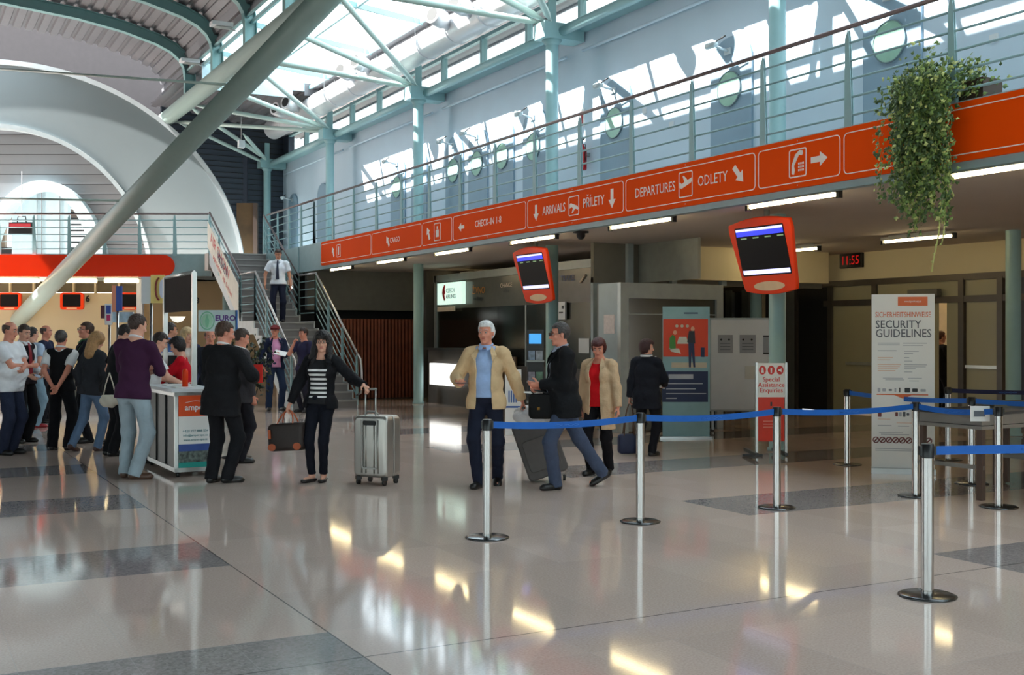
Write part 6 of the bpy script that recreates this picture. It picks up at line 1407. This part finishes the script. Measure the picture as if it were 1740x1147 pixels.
R7, g7, M7 = person(156, 766, 150, 1.68, 'blonde woman in dark grey jacket and blue jeans, hand on hip', vox=.008, female=True, hair='longback', hairc=(176, 136, 92), skin='fair', top='black_top', topc=(30, 30, 34), jacket=(50, 52, 58), jhem=-.10, loose=.012, trs=(98, 122, 152), tloose=.01, shoec=(70, 44, 40),
    lh=(-.16, -.04, .92), lel=(-1, -.5, 0), lpalm=(1, 0, 0), rh=(.2, .25, 1.0), head=(8, 24), lf=(-.14, -.20), lfz=.03, lfp=20, rf=(.10, .06), lean=(4, 3))
R8, g8, M8 = person(192, 774, 128, 1.80, 'person in black t-shirt leaning forward behind the purple sweater man', vox=.008, hair='short', hairc=(40, 32, 30), skin='fair', top='black_tshirt', topc=(26, 26, 30), sleeve='short', hem=-.12, loose=.014, trs=(24, 24, 28), tloose=.012, lean=(12, 0), head=(6, 30), lh=(-.20, .24, 1.02), rh=(.1, .3, 1.0))
R10, g10, M10 = person(257, 786, 110, 1.68, 'dark-haired person in white shirt leaning on the promotion counter', vox=.009, hair='short', hairc=(42, 30, 28), skin='fair', top='white_shirt', topc=(232, 232, 234), sleeve='short', hem=-.10, trs=(30, 30, 36), lean=(8, 0), head=(10, 26), rh=(.15, .42, 1.04), lh=(-.1, .36, 1.06))
R11, g11, M11 = person(289, 752, 150, 1.83, 'man in bright blue shirt standing beyond the booth, back turned', vox=.010, hair='short', hairc=(46, 38, 36), skin='tan', top='blue_shirt', topc=(96, 136, 206), sleeve='long', hem=-.06, collar=(100, 140, 210), trs=(34, 36, 48), head=(30, 4))
R12, g12, M12 = person(318, 736, 30, 1.76, 'fair-haired woman in pale scarf beyond the booth', vox=.010, female=True, hair='long', hairc=(216, 186, 140), skin='fair', top='pale_scarf_top', topc=(206, 196, 186), sleeve='long', jacket=(50, 54, 80), jopen=.06, trs=(40, 40, 50), head=(-20, 8))
R13, g13, M13 = person(318, 780, -82, 1.62, 'dark-haired woman in red blouse reaching over the counter', vox=.008, female=True, hair='bob', hairc=(26, 22, 24), skin='fair', top='red_blouse', topc=(206, 22, 40), sleeve='long', hem=-.10, trs=(24, 24, 28), lean=(10, 0), head=(10, 20), rh=(.02, .52, 1.14), lh=(-.1, .45, 1.02), rel=(.4, -.5, -1), lel=(-.4, -.5, -1))
R15, g15, M15 = person(409, 786, 120, 1.72, 'man in dark grey jacket half hidden behind the black suit', vox=.009, hair='short', hairc=(66, 50, 42), skin='ruddy', top='white_shirt', topc=(230, 230, 230), collar=(236, 236, 236), sleeve='long', jacket=(62, 60, 64), jhem=-.14, loose=.02, trs=(34, 34, 40), tloose=.012, head=(10, 20), rh=(.18, .12, .78))
R16, g16, M16 = person(357, 752, 20, 1.73, 'ruddy-faced man glimpsed behind the black suit man', vox=.011, hair='bald', hairc=(90, 70, 60), skin='ruddy', top='dark_shirt', topc=(40, 42, 52), sleeve='long', trs=(34, 34, 40), head=(0, 6))
R17, g17, M17 = person(467, 697, 28, 1.86, 'man in red cap, pink shirt and dark jacket holding papers by the stairs', vox=.009, hair='short', hairc=(60, 46, 40), cap=(120, 48, 52), skin='ruddy', belly=.02, top='pink_shirt', topc=(224, 156, 196), sleeve='long', hem=-.04, jacket=(34, 42, 66), jopen=.085, jhem=-.08, trs=(44, 58, 84), tloose=.010,
    lh=(-.03, .30, 1.14), lel=(-.8, -.7, -.5), lpalm=(0, 0, 1), rh=(.24, .03, .90), rel=(.9, -.8, 0), head=(26, -2), lf=(-.14, 0), rf=(.12, .0))
R18, g18, M18 = person(516, 701, -38, 1.80, 'dark-haired man touching his face at the foot of the stairs', vox=.010, hair='short', hairc=(50, 34, 28), skin='ruddy', top='navy_shirt', topc=(52, 50, 78), sleeve='short', hem=-.06, trs=(40, 40, 52), rh=(.10, .17, 1.42), rel=(.5, .3, -1), rcurl=.9, head=(6, 10))
lp = Vector((8.45, YL0-.05, 0))
R24, g24, M24 = person(0, 0, 4, 1.80, 'man in white short-sleeved shirt and dark tie walking down the staircase', loc=Vector((8.28, 27.35, 0)), z=11*RISE, vox=.010, hair='short', hairc=(60, 40, 32), skin='tan', top='white_shirt', topc=(236, 240, 250), sleeve='short', hem=-.02, loose=.012, collar=(240, 242, 250), tie=(30, 34, 60), trs=(32, 36, 54), tloose=.012,
    lh=(-.30, .05, .88), rh=(.30, .08, .90), lel=(-1, -.6, 0), rel=(1, -.6, 0), head=(0, 22), wide=1.05)
R25, g25, M25 = person(0, 0, 100, 1.72, 'person in black seen through the gap of the sliding doors', loc=Vector((XD+1.0, yx(1599, XD+1.0), 0)), vox=.012, hair='short', hairc=(80, 40, 24), skin='tan', top='black_top', topc=(26, 24, 24), sleeve='long', trs=(24, 22, 24), rh=(.2, .28, 1.0))
# ------------------------------------------------------------------ things they carry
def onM(M_, x, y, z_): return M_ @ Vector((x, y, z_))
# leather travel bag of the striped woman
TANL = mat('tan_leather', (176, 84, 44), .5); DKC = mat('dark_brown_canvas', (42, 30, 26), .6, var=.12, scale=30)
def handbag(name, c, w, h, d, ang, m, label, cat='bag', trim=TANL, tilt=0, grip=None, flap=False, corners=True):
    u = (RT*math.cos(ang)+FW*math.sin(ang)); v = u.cross(UZ)*-1; r = empty(name, c, label, cat)
    g = Sd(.03); R_ = Matrix.Rotation(tilt, 3, v); u2 = R_ @ u; w2 = R_ @ UZ
    Rm = np.array([[u2[i], v[i], w2[i]] for i in range(3)])
    mb = MB(); out = rrect(w, h, .05, 5); n = len(out); vs = []
    prof = [(-.5, .84), (-.42, .96), (-.2, 1.0), (.2, 1.0), (.42, .96), (.5, .84)]
    for (dv, sc) in prof:
        for (x, y) in out: vs.append(c+u2*x*sc*(1+.0*y)+w2*y*sc+v*d*dv*(1-.35*max(0, y/h)))
    k = len(prof); fs = [(i*n+j, i*n+(j+1) % n, (i+1)*n+(j+1) % n, (i+1)*n+j) for i in range(k-1) for j in range(n)]+[tuple(range(n))[::-1], tuple((k-1)*n+j for j in range(n))]
    mb.add(vs, fs, m, True); b_ = mb.build('bag_body', parent=r)
    top = grip if grip is not None else c+w2*(h/2+.16)
    for q in (-1, 1):
        a = c+w2*(h*.38)+u2*(-w*.24)+v*d*.46*q*.8; b2 = c+w2*(h*.38)+u2*(w*.24)+v*d*.46*q*.8
        pts = [a]+[a.lerp(b2, t)+(top-(a+b2)/2)*math.sin(PI*t)**.6 for t in (.08, .2, .35, .5, .65, .8, .92)]+[b2]
        mb = MB(); mb.tube(pts, .008, trim, 8); mb.build('handle', parent=r)
    if corners:
        for sx_ in (-1, 1):
            for q in (-1, 1):
                mb = MB(); mb.prism(ellp(.10, .08, 14), c+u2*sx_*(w/2-.06)+w2*(-h/2+.05)+v*q*d*.49, u2, w2, v*q, .006, trim); mb.build('corner_patch', parent=r)
        mb = MB(); mb.prism(rrect(.03, .10, .008), c-u2*(w*.40)+w2*.04-v*d*.5, u2, w2, -v, .01, trim); mb.build('leather_tag', parent=r)
    if flap:
        mb = MB(); mb.prism([(-w*.49, h*.46), (-w*.47, -h*.02), (-w*.3, -h*.10), (w*.3, -h*.10), (w*.47, -h*.02), (w*.49, h*.46)], c-v*(d*.5), u2, w2, -v, .008, m); mb.build('flap', parent=r)
        for x in (-.25, .25): mb = MB(); mb.box(c-v*(d*.5+.012)+u2*w*x-w2*h*.08, (.03, .01, .03), mat('brass', (190, 150, 80), .3, metal=1)); mb.build('buckle', parent=r)
    return r
G = g19[1]; Zb = G.dot(FW); cb_ = az(499, 737, Zb); 
handbag('travel_bag', Vector((G.x, G.y, 0))+UZ*(CH+(570-742)*Zb/F)+RT*.0, .44, .31, .20, -.35, DKC, 'dark brown travel bag with tan handles held by the striped woman', grip=G, tilt=-.08)
# silver suitcase
SIL = mat('silver_shell', (176, 172, 166), .34, metal=.75, var=.05, scale=3); SILD = mat('silver_trim', (140, 138, 134), .35, metal=.7)
c0_ = fl(641, 822); r = empty('suitcase', c0_, 'silver hard-shell suitcase with raised handle beside the striped woman', 'suitcase')
u = (RT*math.cos(.33)-FW*math.sin(.33)); u = (RT*.9-FW*.42).normalized(); v = UZ.cross(u)
WS, HS, DS = .43, .67, .30; cz = .085+HS/2
def shell(cx_, dd0, dd1, nm, m, inset=0):
    mb = MB(); out = rrect(WS-inset, HS-inset, .055, 6); n = len(out); vs = []
    pr_ = [(dd0, .93), (dd0+(dd1-dd0)*.18, 1.0), (dd1, 1.0)]
    for (dv, sc) in pr_:
        for (x, y) in out: vs.append(c0_+UZ*cz+u*x*(sc if sc == 1 else (WS*sc)/WS)+UZ*y*sc+v*dv)
    fs = [(i*n+j, i*n+(j+1) % n, (i+1)*n+(j+1) % n, (i+1)*n+j) for i in range(2) for j in range(n)]+[tuple(range(n))[::-1], tuple(2*n+j for j in range(n))]
    mb.add(vs, fs, m); 
    o = mb.build(nm, parent=r, bevel=.01)
    for p in o.data.polygons: p.use_smooth = True
    return o
shell(0, -DS/2, -.006, 'front_shell', SIL); shell(0, DS/2, .006, 'rear_shell', SIL); shell(0, -.01, .01, 'zip_band', DARK, .012)
for k in range(7):
    mb = MB(); x = -WS/2+.05+(WS-.1)*k/6
    if 0 < k < 6 and k != 3:
        mb.tube([c0_+UZ*(cz-HS*.43)+u*x*.95-v*(DS/2+.0), c0_+UZ*(cz+HS*.43)+u*x*.95-v*(DS/2+.0)], .009, SIL, 8); mb.build('rib', parent=r)
mb = MB(); ringframe(mb, rrect(.2, HS*.82, .03, 4), rrect(.17, HS*.82-.04, .02, 4), c0_+UZ*(cz+.03)-v*(DS/2+.004), u, UZ, -v, .012, SILD); mb.build('handle_channel', parent=r)
mb = MB(); mb.prism(rrect(.15, .07, .015), c0_+UZ*(cz+HS*.40)-v*(DS/2+.006), u, UZ, -v, .008, DARK); mb.build('grip_recess', parent=r)
Hh = .985-.0
hz = (CH+(570-660)*c0_.dot(FW)/F); hoff = u*(-.03)
g_ = g19[-1]; top = Vector((g_.x, g_.y, g_.z-.02)); hz = top.z
for q in (-1, 1): mb = MB(); a = c0_+UZ*(cz+HS*.46)+u*(q*.065-.03)-v*.09; mb.tube([a, Vector((a.x, a.y, hz))], .009, ALU, 8); mb.build('handle_tube', parent=r)
a = c0_-u*.03-v*.09; mb = MB(); mb.tube([Vector((a.x, a.y, hz))-u*.08, Vector((a.x, a.y, hz))+u*.08], .014, SILD, 10); mb.build('handle_grip', parent=r)
mb = MB(); mb.tube([c0_+UZ*(cz+HS/2+.0)-u*.16, c0_+UZ*(cz+HS/2+.035)-u*.12, c0_+UZ*(cz+HS/2+.035)-u*.02, c0_+UZ*(cz+HS/2)+u*.02], .012, SILD, 8); mb.build('carry_handle', parent=r)
for a in (-1, 1):
    for b_ in (-1, 1):
        p = c0_+u*a*(WS/2-.05)+v*b_*(DS/2-.03); mb = MB(); mb.tube([p+UZ*.034-u*.013, p+UZ*.034+u*.013], .034, BLACK, 16); mb.box(p+UZ*.075, (.06, .05, .04), BLACK); mb.build('wheel', parent=r)
# tilted dark trolley of the old man, with the bag and jacket on it
r = empty('trolley_suitcase', fl(925, 812), 'dark grey wheeled suitcase pulled at a slant behind the old man', 'suitcase'); GS = mat('grey_suitcase', (92, 86, 84), .6, var=.08, scale=12)
gp = g20[-1]; Zr_ = 12.9; base = fl(924, 811); ax_ = (Vector((gp.x, gp.y, gp.z))-(base+UZ*.08)).normalized(); side = ax_.cross(FW).normalized(); side = side if side.dot(RT) > 0 else -side; dep = side.cross(ax_)
bp_ = fl(906, 808); u1 = (az(866, 700, 12.6)-az(903, 806, 12.6)).normalized(); 
L0 = az(903, 802, 12.7); L0.z = max(L0.z, .05); Cc = L0+RT*.19+UZ*.0
axd = (u1*.985+FW*.0).normalized(); sdv = RT-axd*RT.dot(axd); sdv.normalize(); dpv = axd.cross(sdv); dpv = dpv if dpv.dot(FW) > 0 else -dpv
mb = MB(); out = rrect(.46, .66, .05, 5); mb.prism(out, Cc+axd*.30-dpv*.14, sdv, axd, dpv, .28, GS); mb.build('case_body', parent=r, bevel=.02)
mb = MB(); mb.prism(rrect(.36, .36, .04, 5), Cc+axd*.24-dpv*.14, sdv, axd, -dpv, .025, GS); mb.build('front_pocket', parent=r, bevel=.008)
mb = MB(); mb.prism(rrect(.3, .03, .01), Cc+axd*.58-dpv*.145, sdv, axd, -dpv, .015, BLACK); mb.build('top_strap', parent=r)
for q in (-1, 1):
    a = Cc+axd*.6+sdv*q*.02-sdv*.12; mb = MB(); mb.tube([a, gp+sdv*q*.02], .008, mat('handle_dark', (60, 60, 62), .3, metal=.6), 8); mb.build('handle_tube', parent=r)
mb = MB(); mb.tube([gp-FW*.06-RT*.01, gp+FW*.06+RT*.03], .015, BLACK, 10); mb.build('handle_grip', parent=r)
for q in (-1, 1): p = Cc-axd*.0+sdv*q*.19+dpv*.1; p.z = .035; mb = MB(); mb.tube([p-RT*.015, p+RT*.015], .035, BLACK, 16); mb.build('wheel', parent=r)
# white plastic bag + pale folded coat on the trolley
r2 = Sd(.03); wc = az(918, 690, 12.45)
root = empty('plastic_bag', wc, 'crumpled white plastic bag hanging from the hand of the sunglasses man', 'bag')
t_ = az(914, 660, 12.5)-wc
r2.seg(tuple(t_), tuple(Vector((0, 0, -.02))), .045, .06); r2.seg(tuple(Vector((0, 0, -.02))), tuple(az(888, 706, 12.45)-wc), .07, .10); r2.seg(tuple(az(888, 706, 12.45)-wc), tuple(az(925, 712, 12.45)-wc), .08, .06)
r2.noise = lambda P: (.012*np.sin(P[:, 0]*38+P[:, 2]*31)*np.sin(P[:, 2]*27+P[:, 1]*33)).astype(f32)
surface(r2, .009, 'bag_film', mat('white_film', (226, 226, 230), .4, bump=.5, scale=10), root, 1)
r3 = Sd(.03); cc_ = az(935, 722, 12.7); root = empty('folded_coat', cc_, 'beige folded coat lying on top of the dark trolley case', 'clothing'); r3.seg(tuple(RT*-.14), tuple(RT*.16), .055, .06, flat=((0, 0, 1), .6)); r3.seg(tuple(RT*-.1+UZ*.02), tuple(RT*.12-UZ*.03), .05, .05); r3.noise = lambda P: (.008*np.sin(P[:, 0]*40+P[:, 2]*55)).astype(f32)
surface(r3, .009, 'cloth', mat('pale_beige_cloth', (206, 190, 168), .8, bump=.5, scale=10), root, 1)
# black briefcase
Zc = 12.1; handbag('briefcase', az(930, 690, Zc), .40, .27, .13, .04, mat('black_leather', (14, 13, 14), .6, spec=.2), 'black leather briefcase held by the man with sunglasses', 'briefcase', trim=BLACK, grip=g21[1]+UZ*.0, flap=True, corners=False)
q = g21[1]; mb = MB(); mb.hexa([q+RT*-.10-UZ*.03, q+RT*.08-UZ*.05, q+RT*.08-UZ*.03+FW*.1, q-RT*.1-UZ*.03+FW*.1, q+RT*-.10-UZ*.02, q+RT*.08-UZ*.04, q+RT*.08-UZ*.02+FW*.1, q-RT*.1-UZ*.02+FW*.1], WHITE); tag(mb.build('folded_paper'), 'white folded papers in the hands of the sunglasses man', 'papers')
# phone, papers, folder
q = g20[1]; mb = MB(); mb.box(q+UZ*.025+(-FW)*.02, (.14, .07, .012), mat('phone_dark_red', (60, 30, 32), .3), Matrix.Rotation(-YAW+.3, 3, 'Z')); tag(mb.build('mobile_phone', bevel=.003), 'dark mobile phone held by the white-haired man', 'phone')
q = g17[-1]; mb = MB(); mb.box(q+UZ*.04+RT*.05, (.26, .2, .012), WHITE, Matrix.Rotation(.5, 3, 'X') @ Matrix.Rotation(-YAW, 3, 'Z')); tag(mb.build('white_paper'), 'white papers held by the man in the pink shirt', 'papers')
q = az(406, 614, g14[1].dot(FW)-.02); q = g14[1]; qx = 870+F*q.dot(RT)/q.dot(FW); qy = 570-(q.z-CH)*F/q.dot(FW); mb = fbox(qx-2, qy-26, qx+13, qy+5, q.dot(FW)-.05, .015, mat('folder_red', (226, 44, 34), .5)); tag(mb.build('red_folder'), 'bright red folder held by the man in the black suit', 'folder')
# white shoulder bag between the black t-shirt and the purple sweater
root = empty('shoulder_bag', az(186, 680, 14.9), 'cream shoulder bag hanging beside the purple sweater man', 'bag'); g = Sd(.02); g.ell((0, 0, 0), (.13, .06, .10), np.array([[RT.x, FW.x, 0], [RT.y, FW.y, 0], [0, 0, 1.]])); g.noise = lambda P: (.006*np.sin(P[:, 0]*60+P[:, 2]*40)).astype(f32); g.cut.append(lambda P: (P[:, 2]-.07).astype(f32))
surface(g, .009, 'bag_body', mat('cream_bag', (214, 206, 190), .6), root); mb = MB(); a = az(186, 680, 14.9); mb.tube([a-RT*.08+UZ*.06, a-RT*.05+UZ*.2, a+RT*.0+UZ*.36], .008, mat('cream_bag', ()), 8); mb.tube([a+RT*.08+UZ*.06, a+RT*.05+UZ*.2, a+RT*.0+UZ*.36], .008, mat('cream_bag', ()), 8); mb.build('strap', parent=root)
# navy bag of the woman at the booth
G = g23[-1]; Zb = G.dot(FW); handbag('tote_bag', az(1068, 754, Zb), .30, .27, .14, .1, mat('navy_fabric', (26, 34, 66), .6), 'navy blue tote bag held by the dark-haired woman', trim=mat('brown_strap', (90, 60, 44), .5), grip=G, corners=False)
q = g23[1]; mb = MB(); mb.box(q+UZ*.05, (.02, .10, .17), WHITE, Matrix.Rotation(-YAW, 3, 'Z')); tag(mb.build('white_leaflet'), 'white leaflet held by the woman with the navy bag', 'papers')
# striped scarf
mb = MB(); SCF = stripe_mat('scarf', (30, 32, 40), (214, 214, 214), .07, .4, -5, 5)
p1 = [onM(M23, .07*math.cos(a_), .075*math.sin(a_)-.01, 1.50) for a_ in [PI*.9+1.4*PI*k/12 for k in range(13)]]
mb.tube(p1, .022, SCF, 8); mb.tube([onM(M23, .10, .08, 1.48), onM(M23, .12, .165, 1.38), onM(M23, .12, .17, 1.20), onM(M23, .12, .165, 1.02)], [.02, .04, .045, .045], SCF, 8); 
o = mb.build('scarf', parent=R23)
